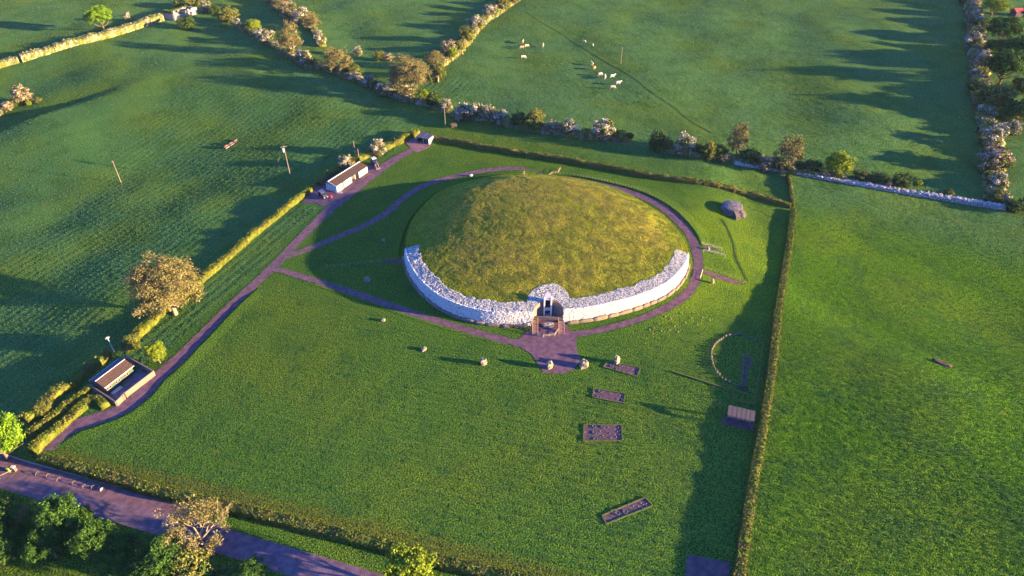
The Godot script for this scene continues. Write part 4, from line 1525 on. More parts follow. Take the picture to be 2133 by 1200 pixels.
func build_plot(label: String, c: Array, rings: Array, stones: Array) -> void:
	var pts := gline(c)
	var base: Vector3 = (pts[0] + pts[1] + pts[2] + pts[3]) / 4
	base.y = H(base.x, base.z)
	var t := thing("excavation_plot", label, "gravel plot", base, 0, "gravelled plots on the lawn")
	var bed := MB.new()
	var q := []
	for p in pts: q.append(P(p.x, p.z, 0.07) - base)
	bed.quad(q[0], q[1], q[2], q[3])
	if bed.n[0].y < 0:
		bed = MB.new(); bed.quad(q[3], q[2], q[1], q[0])
	for i in 4: bed.uv[i] = Vector2(bed.v[i].x, bed.v[i].z) / 6.0
	obj(bed.done(), "gravel_bed", M.gravel, t)
	for i in 4:
		var a: Vector3 = q[i]
		var b: Vector3 = q[(i + 1) % 4]
		var n := int(a.distance_to(b) / 0.5) + 1
		var e := MB.new()
		rng.seed = int(c[0][1]) * 3 + i
		for k in n:
			var m := a.lerp(b, (k + 0.5) / n)
			e.box(Transform3D(Basis(Vector3.UP, frame(a, b) + rng.randf_range(-0.06, 0.06)), m + Vector3(rng.randf_range(-0.04, 0.04), 0.03, rng.randf_range(-0.04, 0.04))), Vector3(a.distance_to(b) / n * 1.05, 0.24 + rng.randf_range(-0.06, 0.06), 0.24))
		obj(e.done(), "turf_edging", M.turf_brown if i != 2 else M.turf_green, t)
	for r in rings:
		var p := G(r[0], r[1])
		var mb := MB.new()
		for k in 12:
			var a0 := TAU * k / 12
			var a1 := TAU * (k + 1) / 12
			mb.tube(Vector3(cos(a0), 0, sin(a0)) * 0.42, Vector3(cos(a1), 0, sin(a1)) * 0.42, 0.09, 0.09, 5, Color.WHITE, false)
		mb.tube(Vector3(0, -0.05, 0), Vector3(0, 0.03, 0), 0.38, 0.38, 10)
		var o := obj(mb.done(), "post_ring", M.dark_stone, t)
		o.position = P(p.x, p.z, 0.14) - base
	var sm := rock_mesh(31, Vector3(0.22, 0.16, 0.22), 4, 6, 0.15, 0.3, Color(0.22, 0.19, 0.19))
	for s in stones:
		var p := G(s[0], s[1])
		var o := obj(sm, "marker_stone", M.stone, t)
		o.position = P(p.x, p.z, 0.06) - base
		o.rotation.y = s[0]

func build_tomb_ruin() -> void:
	var base := G(1536, 755)
	var t := thing("tomb_ruin", "ring of low kerbstones around a small excavated tomb by the hedge", "tomb ruin", base)
	var arc := gline([[1590, 715], [1574, 710], [1557, 703], [1543, 698], [1527, 699], [1513, 701], [1502, 707], [1492, 715], [1485, 724], [1481, 736], [1482, 750], [1486, 763], [1495, 778], [1508, 791], [1523, 799], [1540, 804]])
	var line := smooth_line(arc, 0.25)
	rng.seed = 17
	var ks := []
	for k in 6: ks.append(rock_mesh(60 + k, Vector3.ONE, 5, 7, 0.16, 0.5, [Color(0.125, 0.10, 0.085), Color(0.105, 0.09, 0.08)][k % 2]))
	var acc := 0.0
	for i in range(1, line.size()):
		acc += line[i].distance_to(line[i - 1])
		if acc > 0.98:
			acc = 0.0
			var o := obj(ks[rng.randi() % 6], "kerbstone", M.stone, t)
			o.position = P(line[i].x, line[i].z, -0.1) - base
			o.rotation.y = frame(line[i - 1], line[i]) + rng.randf_range(-0.2, 0.2)
			o.scale = Vector3(rng.randf_range(0.65, 0.95), rng.randf_range(0.5, 0.95), rng.randf_range(0.35, 0.6))
	for row in [[[1547, 742], [1548, 760], [1546, 780], [1545, 800]], [[1563, 745], [1566, 756], [1557, 770], [1555, 785], [1554, 800]], [[1547, 740], [1556, 740], [1563, 745]], [[1535, 761], [1547, 762]], [[1566, 760], [1556, 765]]]:
		var rl := smooth_line(gline(row), 0.55)
		for p in rl:
			var o := obj(ks[rng.randi() % 6], "chamber_stone", M.stone, t)
			o.position = P(p.x + rng.randf_range(-0.1, 0.1), p.z, -0.08) - base
			o.rotation.y = rng.randf() * TAU
			o.scale = Vector3(rng.randf_range(0.4, 0.6), rng.randf_range(0.35, 0.6), rng.randf_range(0.3, 0.5))
	pad("tomb_floor", [[1547, 742], [1562, 744], [1564, 756], [1556, 766], [1553, 800], [1546, 800]], M.soil, 0.05)
	var pl := []
	var co := []
	var qc := G(1550, 810)
	for i in 130:
		var a := rng.randf() * TAU
		var r := sqrt(rng.randf())
		var p := P(qc.x + cos(a) * r * 1.2, qc.z + sin(a) * r * 0.9, 0.05) - base
		var s := rng.randf_range(0.16, 0.3)
		pl.append(Transform3D(Basis(Vector3.UP, a).scaled(Vector3(s, s * 0.8, s)), p))
		co.append(Color(0.45, 0.43, 0.42))
	pile("quartz_patch", t, ks[0], pl, co, M.stone_copy)
	# low edging round the tomb
	var e := gline([[1398, 774], [1440, 787], [1490, 803], [1526, 815], [1528, 826], [1530, 834], [1550, 839], [1571, 843], [1578, 800], [1584, 760], [1590, 717]])
	var ed := thing("path_edging", "thin raised edging zigzagging round the small tomb ruin", "edging", e[0])
	for i in e.size() - 1:
		var a: Vector3 = P(e[i].x, e[i].z, 0.1) - e[0]
		var b: Vector3 = P(e[i + 1].x, e[i + 1].z, 0.1) - e[0]
		var mb := MB.new()
		mb.box(Transform3D(Basis(Vector3.UP, frame(a, b)) , (a + b) / 2), Vector3(a.distance_to(b) - 0.02, 0.36, 0.3))
		obj(mb.done(), "edging_length", M.turf_brown, ed)

func build_jeep() -> void:
	var a := G(665, 403)
	var b := G(683, 417)
	var turn := frame(a, b)
	var t := thing("parked_car", "dark off-road car with grey roof parked by the shed", "car", (a + b) / 2 , turn)
	var body := MB.new()
	body.prism(Transform3D(), PackedVector2Array([Vector2(-2.1, 0.38), Vector2(2.1, 0.38), Vector2(2.15, 0.6), Vector2(2.1, 0.98), Vector2(0.95, 1.08), Vector2(-2.1, 1.08), Vector2(-2.18, 0.8)]), -0.88, 0.88)
	obj(body.done(), "body", M.car_paint, t)
	var cab := MB.new()
	cab.prism(Transform3D(), PackedVector2Array([Vector2(-2.05, 1.08), Vector2(0.9, 1.08), Vector2(0.35, 1.7), Vector2(-1.95, 1.72)]), -0.80, 0.80)
	obj(cab.done(), "cabin", M.glass_dark, t)
	bx(t, "roof", Vector3(-0.8, 1.75, 0), Vector3(2.3, 0.1, 1.66), M.car_roof)
	bx(t, "bonnet", Vector3(1.5, 1.06, 0), Vector3(1.05, 0.06, 1.5), M.car_roof, Vector3(0, 0, -0.08))
	for s in [-0.82, 0.82]:
		for x in [-1.9, -0.6]: bx(t, "window_pillar", Vector3(x, 1.4, s), Vector3(0.12, 0.62, 0.06), M.car_paint)
	for x in [-1.35, 1.3]:
		for s in [-0.86, 0.86]:
			var w := MB.new()
			w.tube(Vector3(0, 0, -0.12), Vector3(0, 0, 0.12), 0.38, 0.38, 14)
			var o := obj(w.done(), "wheel", M.rubber, t)
			o.position = Vector3(x, 0.38, s)
			var rm := MB.new()
			rm.tube(Vector3(0, 0, -0.13), Vector3(0, 0, 0.13), 0.2, 0.2, 10)
			obj(rm.done(), "rim", M.steel, o)
	for s in [-0.6, 0.6]: bx(t, "headlight", Vector3(2.14, 0.8, s), Vector3(0.06, 0.18, 0.3), M.light_metal)
	var red := thing("fuel_drum", "small red drum on the yard beside the parked car", "drum", G(690, 412))
	var dr := MB.new()
	dr.tube(Vector3(0, 0, 0), Vector3(0, 0.9, 0), 0.34, 0.34, 14)
	obj(dr.done(), "barrel", M.red_paint, red)
	for h in [0.3, 0.6]:
		var hp := MB.new()
		hp.tube(Vector3(0, h - 0.02, 0), Vector3(0, h + 0.02, 0), 0.36, 0.36, 14)
		obj(hp.done(), "hoop", M.red_paint, red)

func build_tractor() -> void:
	var a := G(775, 343)
	var b := G(788, 347)
	var t := thing("farm_tractor", "dark blue tractor with pale cab roof parked past the shed", "tractor", (a + b) / 2, frame(a, b) - 0.5)
	bx(t, "chassis", Vector3(0, 0.8, 0), Vector3(3.0, 0.4, 0.6), M.rubber)
	bx(t, "bonnet", Vector3(1.0, 1.35, 0), Vector3(1.7, 0.75, 0.8), M.blue_paint)
	var c := bx(t, "cab", Vector3(-0.65, 1.9, 0), Vector3(1.35, 1.5, 1.4), M.glass_dark)
	for x in [-0.66, 0.66]:
		for s in [-0.69, 0.69]: bx(c, "pillar", Vector3(x, 0, s), Vector3(0.1, 1.52, 0.1), M.blue_paint)
	bx(t, "cab_roof", Vector3(-0.65, 2.72, 0), Vector3(1.7, 0.16, 1.6), M.light_metal)
	for w in [[-0.9, 0.85, 0.85, 0.24], [1.35, 0.55, 0.78, 0.18]]:
		for s in [-1.0, 1.0]:
			var m := MB.new()
			m.tube(Vector3(0, 0, -w[3]), Vector3(0, 0, w[3]), w[1], w[1], 16)
			var o := obj(m.done(), "wheel", M.rubber, t)
			o.position = Vector3(w[0], w[1], s * w[2])
			var rm := MB.new()
			rm.tube(Vector3(0, 0, -w[3] - 0.01), Vector3(0, 0, w[3] + 0.01), w[1] * 0.55, w[1] * 0.55, 10)
			obj(rm.done(), "rim", M.steel, o)
	for s in [-0.45, 0.45]:
		var m := MB.new()
		m.tube(Vector3(0.2, 1.7, s), Vector3(1.9, 1.5, s), 0.09, 0.09, 5)
		m.tube(Vector3(1.9, 1.5, s), Vector3(3.0, 0.5, s), 0.09, 0.08, 5)
		obj(m.done(), "loader_arm", M.timber_pale, t)
	bx(t, "bucket", Vector3(3.2, 0.4, 0), Vector3(0.6, 0.5, 1.6), M.steel)
	var ex := MB.new()
	ex.tube(Vector3(0.6, 1.7, 0.3), Vector3(0.6, 2.5, 0.3), 0.05, 0.05, 6)
	obj(ex.done(), "exhaust", M.rubber, t)

func build_roller() -> void:
	var a := G(467, 311)
	var b := G(495, 291)
	var len := a.distance_to(b)
	var t := thing("field_roller", "rusty pinkish farm implement left standing in the west field", "farm implement", a, frame(a, b))
	bx(t, "frame_beam", Vector3(len * 0.5, 0.7, 0), Vector3(len, 0.14, 0.16), M.pink_metal)
	for f in [0.16, 0.5, 0.84]:
		var m := MB.new()
		m.tube(Vector3(-len * 0.14, 0, 0), Vector3(len * 0.14, 0, 0), 0.34, 0.34, 12)
		var o := obj(m.done(), "roller_drum", M.steel_warm, t)
		o.position = Vector3(len * f, 0.34, 0.55)
		bx(t, "hopper", Vector3(len * f, 0.95, -0.05), Vector3(len * 0.2, 0.4, 0.5), M.pink_metal)
	for f in [0.06, 0.33, 0.67, 0.94]: bx(t, "drum_bracket", Vector3(len * f, 0.55, 0.3), Vector3(0.1, 0.14, 0.8), M.rubber)
	bx(t, "drawbar", Vector3(len * 0.5, 0.5, -1.3), Vector3(0.14, 0.12, 2.4), M.rubber)
	for s in [0.38, 0.62]:
		var w := MB.new()
		w.tube(Vector3(-0.12, 0, 0), Vector3(0.12, 0, 0), 0.42, 0.42, 14)
		var o := obj(w.done(), "wheel", M.rubber, t)
		o.position = Vector3(len * s, 0.42, -0.7)

func build_roadside() -> void:
	var k := 0
	var hoops := [[78, 988], [100, 992], [122, 1000], [154, 1007], [176, 1014], [194, 1016], [211, 1012], [212, 1021]]
	for h in hoops:
		var at := G(h[0], h[1])
		var white: bool = k == 7
		var t := thing("hoop_barrier", "low metal hoop with a white panel in the roadside lay-by" if white else "low bent metal hoop standing in the roadside lay-by", "hoop barrier", at, -0.25, "row of low hoops in the lay-by")
		var mb := MB.new()
		var prev := Vector3(0, 0, -0.45)
		for i in range(1, 9):
			var a := PI * i / 8
			var p := Vector3(0, sin(a) * 0.55, -cos(a) * 0.45)
			mb.tube(prev, p, 0.06, 0.06, 6, Color.WHITE, false)
			prev = p
		obj(mb.done(), "hoop", M.steel_warm, t)
		bx(t, "foot_plate", Vector3(0, 0.03, 0), Vector3(0.25, 0.05, 1.1), M.steel_warm)
		if white: bx(t, "panel", Vector3(0, 0.32, 0), Vector3(0.05, 0.4, 0.6), M.white_paint)
		k += 1
	var b := G(32, 981)
	var t := thing("road_barrier", "white cabinet with lime panel and lowered barrier arm beside the road", "barrier", b, -0.2)
	bx(t, "cabinet", Vector3(0, 0.65, 0), Vector3(0.7, 1.3, 0.6), M.steel_warm)
	bx(t, "cabinet_lid", Vector3(0, 1.36, 0), Vector3(0.8, 0.12, 0.7), M.light_metal)
	bx(t, "side_cabinet", Vector3(-1.1, 0.5, 0.25), Vector3(0.55, 1.0, 0.6), M.lime_paint)
	bx(t, "stand", Vector3(-0.55, 0.7, 0.1), Vector3(0.4, 1.3, 0.3), M.rubber)
	var arm := MB.new()
	arm.tube(Vector3(0, 0.9, 0.45), Vector3(-1.6, 0.75, 2.3), 0.07, 0.05, 6)
	obj(arm.done(), "barrier_arm", M.timber_pale, t)
	bx(t, "arm_rest", Vector3(-1.6, 0.36, 2.3), Vector3(0.12, 0.74, 0.12), M.steel)

func stone_wall(label: String, px: Array, high: Array, wide: float) -> void:
	var line := smooth_line(gline(px), 0.7)
	var t := thing("field_wall", label, "wall", line[0])
	var mb := MB.new()
	var pl := []
	var co := []
	rng.seed = 23
	for i in line.size() - 1:
		var f := float(i) / (line.size() - 1) * (high.size() - 1)
		var hh: float = lerpf(high[int(f)], high[mini(int(f) + 1, high.size() - 1)], f - int(f)) * rng.randf_range(0.85, 1.1)
		var p := (line[i] + line[i + 1]) / 2
		mb.box(Transform3D(Basis(Vector3.UP, frame(line[i], line[i + 1])), P(p.x, p.z, hh * 0.5 - 0.1) - line[0]), Vector3(0.69, hh, wide * rng.randf_range(0.8, 1.0)))
		for k in 9:
			var d := line[i + 1] - line[i]
			var o := Vector3(-d.z, 0, d.x).normalized() * wide * (rng.randf() - 0.5) * 1.1
			var q := line[i] + d * rng.randf() + o
			var s := rng.randf_range(0.25, 0.55)
			var y := hh * rng.randf_range(0.75, 1.02) if k < 5 else hh * rng.randf_range(0.1, 0.9)
			if k >= 5: q = line[i] + d * rng.randf() + Vector3(-d.z, 0, d.x).normalized() * wide * 0.5 * (1.0 if d.x > 0 else -1.0)
			pl.append(Transform3D(Basis.from_euler(Vector3(rng.randf(), rng.randf() * TAU, rng.randf())).scaled(Vector3(s, s * 0.7, s)), P(q.x, q.z, y - 0.15) - line[0]))
			var g := rng.randf_range(0.28, 0.5)
			co.append(Color(g, g * 0.93, g * 0.95))
	obj(mb.done(), "wall_core", M.ruin_stone, t)
	pile("wall_stones", t, rock_mesh(19, Vector3.ONE, 4, 6, 0.2, 0.45, Color.WHITE), pl, co, M.stone_copy)
# ---------------------------------------------------------------- materials
func build_materials() -> void:
	var g := StandardMaterial3D.new()
	g.vertex_color_use_as_albedo = true
	g.albedo_texture = speckle_tex(2048, 0.036, 4, Color(0.50, 0.57, 0.40), Color(1.0, 1.0, 1.0), 4, FastNoiseLite.TYPE_SIMPLEX_SMOOTH, 2.6)
	g.normal_enabled = true
	g.normal_texture = normal_tex(2048, 0.045, 8, 9.0, 4)
	g.normal_scale = 1.0
	g.roughness = 0.95
	g.metallic_specular = 0.1
	M.grass = g
	M.vgrass = vcol()
	M.tuft = vcol(0.85)
	M.tuft.backlight_enabled = true
	M.tuft.backlight = lin(0.05, 0.07, 0.01)
	M.leaf = vcol(0.75)
	M.leaf.backlight_enabled = true
	M.leaf.backlight = lin(0.12, 0.14, 0.03)
	M.bark = vcol()
	var grav_n := normal_tex(512, 0.08, 5, 5.0, 4)
	var grav_a := speckle_tex(1024, 0.006, 6, Color(0.74, 0.74, 0.76), Color(1, 1, 1), 6, FastNoiseLite.TYPE_SIMPLEX_SMOOTH, 1.2)
	var mk := func(r: float, gg: float, b: float) -> StandardMaterial3D:
		var m := plain(r, gg, b, 0.95)
		m.albedo_texture = grav_a
		m.normal_enabled = true
		m.normal_texture = grav_n
		m.normal_scale = 0.3
		m.metallic_specular = 0.15
		return m
	M.path = mk.call(0.148, 0.080, 0.102)
	M.gravel = mk.call(0.118, 0.068, 0.080)
	M.road = mk.call(0.145, 0.093, 0.120)
	M.layby = mk.call(0.160, 0.092, 0.108)
	M.red_gravel = mk.call(0.26, 0.13, 0.13)
	M.blue_paving = mk.call(0.13, 0.10, 0.13)
	M.soil = mk.call(0.095, 0.075, 0.045)
	M.track = mk.call(0.05, 0.085, 0.022)
	var tri := func(r: float, gg: float, b: float, scale: float, dark: float, seed_: int) -> StandardMaterial3D:
		var m := plain(r, gg, b, 0.9)
		m.albedo_texture = speckle_tex(512, 0.04, seed_, Color(dark, dark, dark), Color(1, 1, 1), 5, FastNoiseLite.TYPE_SIMPLEX_SMOOTH, 1.6)
		m.normal_enabled = true
		m.normal_texture = normal_tex(512, 0.05, seed_ + 1, 6.0, 4)
		m.uv1_triplanar = true
		m.uv1_world_triplanar = true
		m.uv1_scale = Vector3.ONE * scale
		return m
	M.quartz = tri.call(0.62, 0.59, 0.565, 0.22, 0.7, 31)
	M.granite = tri.call(0.26, 0.21, 0.20, 0.3, 0.55, 33)
	M.ruin_stone = tri.call(0.42, 0.36, 0.37, 0.2, 0.6, 35)
	M.pink_stone = tri.call(0.27, 0.18, 0.165, 0.35, 0.65, 37)
	M.mauve_stone = tri.call(0.15, 0.118, 0.125, 0.35, 0.55, 39)
	M.roof_brown = tri.call(0.085, 0.052, 0.047, 0.12, 0.6, 41)
	M.stone = vcol()
	M.stone_copy = vcol()
	M.pale_slab = plain(0.72, 0.68, 0.64)
	M.grey_slab = plain(0.34, 0.31, 0.33)
	M.dark_stone = plain(0.07, 0.06, 0.065)
	M.black_wood = plain(0.012, 0.012, 0.014)
	M.timber = plain(0.26, 0.15, 0.11)
	M.timber_dark = plain(0.10, 0.07, 0.06)
	M.timber_pale = plain(0.30, 0.225, 0.165)
	M.white_rail = plain(0.46, 0.41, 0.34)
	M.white_paint = plain(0.62, 0.59, 0.545, 0.6)
	M.blue_grey = plain(0.10, 0.16, 0.24)
	M.teal = plain(0.05, 0.11, 0.13)
	M.dark_green = plain(0.05, 0.075, 0.06)
	M.sage = plain(0.28, 0.34, 0.25)
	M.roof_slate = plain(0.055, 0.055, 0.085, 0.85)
	M.concrete = plain(0.26, 0.21, 0.215)
	M.concrete_pink = plain(0.40, 0.29, 0.28)
	M.steel = plain(0.22, 0.22, 0.24, 0.4, 0.7)
	M.steel_warm = plain(0.13, 0.10, 0.10, 0.5, 0.2)
	M.light_metal = plain(0.42, 0.39, 0.40, 0.5)
	M.pink_metal = plain(0.12, 0.065, 0.055, 0.6)
	M.glass_dark = plain(0.015, 0.017, 0.025, 0.12)
	M.car_paint = plain(0.025, 0.02, 0.045, 0.25)
	M.car_roof = plain(0.085, 0.075, 0.12, 0.35)
	M.rubber = plain(0.018, 0.018, 0.022)
	M.red_paint = plain(0.42, 0.03, 0.06, 0.5)
	M.blue_paint = plain(0.03, 0.035, 0.14, 0.35)
	M.lime_paint = plain(0.28, 0.44, 0.05, 0.6)
	M.red_roof = plain(0.30, 0.05, 0.06)
	M.pole_wood = plain(0.19, 0.145, 0.125)
	M.pale_panel = plain(0.10, 0.072, 0.068)
	M.turf_brown = plain(0.085, 0.085, 0.022)
	M.turf_green = plain(0.06, 0.08, 0.02)
	M.earth = plain(0.16, 0.09, 0.065)

# ---------------------------------------------------------------- scene
func _ready() -> void:
	cam_basis = Basis(Vector3.RIGHT, deg_to_rad(-PITCH))
	var cam := Camera3D.new()
	cam.name = "camera"
	cam.transform = Transform3D(cam_basis, Vector3(0, CAM_H, 0))
	cam.fov = rad_to_deg(2.0 * atan(600.0 / FPX))
	cam.near = 0.5
	cam.far = 6000.0
	add_child(cam)
	cam.current = true
	var env := Environment.new()
	var sky := Sky.new()
	var sm := ProceduralSkyMaterial.new()
	sm.sky_top_color = Color(0.28, 0.50, 0.88)
	sm.sky_horizon_color = Color(0.50, 0.60, 0.86)
	sm.sky_curve = 0.12
	sm.ground_bottom_color = Color(0.10, 0.14, 0.10)
	sm.ground_horizon_color = Color(0.40, 0.48, 0.60)
	sm.sun_angle_max = 8.0
	sky.sky_material = sm
	env.background_mode = Environment.BG_SKY
	env.sky = sky
	env.background_energy_multiplier = 0.36
	env.tonemap_mode = Environment.TONE_MAPPER_LINEAR
	env.tonemap_exposure = 7.4
	env.fog_enabled = true
	env.fog_density = 0.000026
	env.fog_light_color = Color(0.72, 0.80, 0.92)
	env.sdfgi_enabled = true
	env.ssao_enabled = true
	env.ssil_enabled = true
	var we := WorldEnvironment.new()
	we.name = "world_environment"
	we.environment = env
	add_child(we)
	var sun := DirectionalLight3D.new()
	sun.name = "sun"
	var sd := Vector3(-0.978, -SUN_TAN, -0.21)
	sun.basis = Basis.looking_at(sd.normalized())
	sun.light_energy = 1.6
	sun.light_color = Color(1.0, 0.86, 0.60)
	sun.light_angular_distance = 0.5
	sun.shadow_enabled = true
	add_child(sun)

	nz_big.seed = 3; nz_big.frequency = 0.013; nz_big.fractal_octaves = 2
	nz_mid.seed = 7; nz_mid.frequency = 0.22; nz_mid.fractal_octaves = 3
	nz_fine.seed = 12; nz_fine.frequency = 0.62; nz_fine.fractal_octaves = 2
	nz_col.seed = 21; nz_col.frequency = 0.02; nz_col.fractal_octaves = 4
	build_materials()

	# ---- paths and roads
	var drive := path("drive", [[93, 938], [113, 914], [159, 888], [215, 869], [257, 852], [298, 821], [328, 787], [368, 753], [425, 697], [470, 650], [520, 602], [565, 560], [592, 533], [640, 482], [690, 434], [735, 396], [800, 347], [850, 317], [880, 303]], [4.6, 4.2, 4.4, 4.2, 3.6, 3.2, 3.2, 3.2, 3.2, 4.2, 5.0, 4.6, 3.6, 3.0], M.path)
	var west := path("ring_path", [[568, 553], [592, 537], [640, 520], [700, 495], [760, 470], [810, 440], [835, 417], [875, 391], [920, 374], [980, 361], [1030, 353], [1075, 351], [1105, 357], [1128, 366]], [2.4, 2.4, 2.6, 2.6], M.path)
	var east := path("ring_path", [[1143, 369], [1200, 375], [1260, 387], [1320, 403], [1370, 426], [1410, 457], [1440, 495], [1453, 535], [1452, 570], [1438, 604], [1400, 635], [1340, 662], [1270, 683], [1195, 698]], [2.8, 3.0, 3.2, 3.1, 2.6, 2.1, 2.0], M.path)
	var front := path("front_path", [[548, 566], [576, 562], [640, 580], [720, 605], [800, 632], [880, 659], [960, 684], [1040, 706], [1090, 718]], [2.2, 2.2, 2.3, 2.5], M.path, 0.055)
	pad("forecourt", [[1078, 709], [1096, 692], [1108, 685], [1110, 660], [1172, 658], [1178, 676], [1190, 689], [1206, 694], [1200, 708], [1202, 732], [1209, 748], [1198, 769], [1174, 779], [1156, 778], [1132, 776], [1120, 758], [1106, 737], [1078, 721]], M.path, 0.065)
	pad("shed_yard", [[628, 423], [655, 392], [678, 378], [765, 352], [775, 336], [798, 345], [760, 375], [700, 425], [672, 430], [660, 424]], M.path, 0.07)
	pad("store_apron", [[842, 294], [866, 286], [898, 303], [892, 309], [868, 318], [858, 312]], M.red_gravel, 0.08)
	pad("gravel_pad", [[1432, 1155], [1522, 1172], [1512, 1260], [1420, 1260]], M.gravel, 0.06)
	pad("shelter_floor", [[1504, 868], [1570, 880], [1570, 898], [1506, 885]], M.gravel, 0.06)
	pad("stone_apron", [[1463, 511], [1503, 522], [1466, 521]], M.gravel, 0.06)
	pad("side_trench", [[1463, 568], [1468, 563], [1530, 583], [1556, 594], [1530, 591], [1490, 580]], M.gravel, 0.06)
	pad("wall_foot_gravel", [[788, 548], [812, 540], [840, 539], [841, 548]], M.gravel, 0.05)
	path("worn_track", [[1503, 457], [1513, 473], [1526, 503], [1530, 526], [1535, 543], [1546, 565], [1554, 583]], [0.5, 0.7, 0.5], M.track, 0.05)
	path("cattle_track", [[1095, 25], [1135, 51], [1167, 69], [1191, 85], [1247, 120], [1300, 149], [1353, 189], [1403, 223], [1441, 254], [1483, 277]], [0.38, 0.38], M.track, 0.08)
	# road and lay-by
	var up_edge := smooth_line(gline([[-160, 895], [0, 945], [52, 963], [150, 990], [262, 1021], [352, 1043], [400, 1072], [450, 1095], [620, 1145], [780, 1192], [960, 1248]]), 1.0)
	var n := up_edge.size()
	var mid_src := gline([[-160, 935], [0, 985], [105, 1012], [150, 1024], [210, 1042], [341, 1071], [400, 1086], [450, 1100], [612, 1149], [770, 1197], [950, 1253]])
	var low_src := gline([[-160, 970], [0, 1018], [60, 1036], [130, 1058], [250, 1092], [330, 1116], [380, 1130], [440, 1149], [590, 1196], [740, 1240], [930, 1300]])
	var resample := func(src: Array) -> PackedVector3Array:
		var l := smooth_line(src, 0.5)
		var out := PackedVector3Array()
		for i in n: out.append(l[int(float(i) / (n - 1) * (l.size() - 1))])
		return out
	var mid_l: PackedVector3Array = resample.call(mid_src)
	var low_l: PackedVector3Array = resample.call(low_src)
	var lb := MB.new()
	ribbon(up_edge, mid_l, 5, 0.07, lb)
	lb.face_out()
	structure(lb.done(), "layby", M.layby)
	var rd := MB.new()
	ribbon(mid_l, low_l, 6, 0.06, rd)
	rd.face_out()
	structure(rd.done(), "road", M.road)
	for i in n - 1:
		stamp(up_edge[i], up_edge[i], 1.2); stamp(up_edge[i].lerp(low_l[i], 0.33), up_edge[i].lerp(low_l[i], 0.33), 2.2)
		stamp(up_edge[i].lerp(low_l[i], 0.66), up_edge[i].lerp(low_l[i], 0.66), 2.2); stamp(low_l[i], low_l[i], 1.0)
	var kb := MB.new()
	var ko := PackedVector3Array()
	for i in n: ko.append(up_edge[i] + (up_edge[i] - low_l[i]).normalized() * 0.3)
	for i in n - 1:
		if i > n * 0.62: break
		kb.box(Transform3D(Basis(Vector3.UP, frame(up_edge[i], up_edge[i + 1])), P(ko[i].x, ko[i].z, 0.08)), Vector3(up_edge[i].distance_to(up_edge[i + 1]) * 1.0, 0.24, 0.22))
	structure(kb.done(), "kerb", M.concrete)
	# lawn edges that stand above the drive and the ring path
	var stop := G(530, 592)
	var cut := 0
	for i in drive.size():
		if drive[i].distance_to(stop) < drive[cut].distance_to(stop): cut = i
	verge(drive.slice(int(drive.size() * 0.02), cut), [2.25, 2.1, 2.2, 2.1, 1.7, 1.6, 1.6, 1.6], 1.0, 0.30, 4.0)
	verge(east.slice(3, int(east.size() * 0.52)), [-1.75, -1.85, -1.95, -1.85], -1.0, 0.34, 4.5)
	verge(front.slice(14, front.size() - 3), [1.15, 1.15], 1.0, 0.12, 1.5)

	build_ground()
	build_mound()
	# the lip of the shallow ditch round the back of the mound
	var lip := PackedVector3Array()
	var la := m_phiL + 0.03
	while la < PI * 1.5:
		lip.append(P(m_mid.x + cos(la) * (radius_at(la) + 1.1), m_mid.z + sin(la) * (radius_at(la) + 1.1)))
		la += 0.025
	verge(lip, [0.0, 0.0], -1.0, 0.55, 4.5)

	build_tufts()

	# ---- hedges
	var hp := [Color(0.080, 0.11, 0.018), Color(0.100, 0.125, 0.020), Color(0.090, 0.095, 0.024), Color(0.065, 0.085, 0.018), Color(0.115, 0.088, 0.032)]
	var hg := [Color(0.105, 0.125, 0.018), Color(0.085, 0.115, 0.018), Color(0.115, 0.125, 0.022), Color(0.11, 0.095, 0.03), Color(0.075, 0.09, 0.02)]
	var hd := [Color(0.07, 0.10, 0.02), Color(0.09, 0.11, 0.02), Color(0.12, 0.10, 0.03), Color(0.15, 0.105, 0.04)]
	hedge("tall clipped hedge between the lawn and the eastern field", [[1652, 440], [1640, 528], [1619, 655], [1597, 835], [1567, 1005], [1543, 1165], [1528, 1275]], 1.9, [1.1, 1.25, 1.5, 1.75, 1.75, 1.65, 1.65], hp, "", 0.16, 190, 0.12)
	hedge("clipped hedge behind the mound from the store to the field corner", [[906, 292], [1000, 308], [1100, 325], [1240, 348], [1400, 377], [1560, 409], [1646, 433]], 1.7, [1.4, 1.5, 1.5], hd, "", 0.17, 120)
	hedge("long yellow-green clipped hedge along the drive below the shed", [[418, 590], [470, 545], [530, 493], [600, 436], [652, 394]], 1.4, [1.7, 1.7, 1.7, 1.6], hg, "", 0.18, 170)
	hedge("low dark hedge behind the long shed", [[664, 388], [700, 363], [745, 338], [775, 322]], 1.8, [1.9, 1.7], hd, "", 0.18, 120)
	hedge("yellow-green hedge between the shed and the open store", [[778, 320], [815, 307], [850, 290], [872, 279]], 2.0, [1.7, 1.9], hg, "", 0.18, 150)
	hedge("yellow-green hedge under the huge budding tree", [[268, 722], [300, 690], [340, 655], [416, 592]], 2.0, [1.5, 1.6], hg, "", 0.18, 150)
	hedge("short hedge behind the visitor hut", [[150, 812], [180, 782], [232, 741]], 2.0, [1.9, 1.9], hp, "", 0.18, 150)
	hedge("field-side hedge of the lane beside the hut", [[55, 885], [100, 845], [150, 806]], 2.2, [1.9, 1.9], hg, "", 0.18, 170)
	hedge("middle hedge of the lane beside the hut", [[62, 914], [110, 874], [188, 816]], 1.5, [1.5, 1.5], hg, "", 0.18, 150)
	hedge("hedge between the lane and the drive, ending at the hut yard", [[70, 948], [120, 900], [190, 838], [205, 836], [222, 850]], 1.7, [1.5, 1.6, 1.5, 1.5, 1.3], hg, "", 0.18, 160)
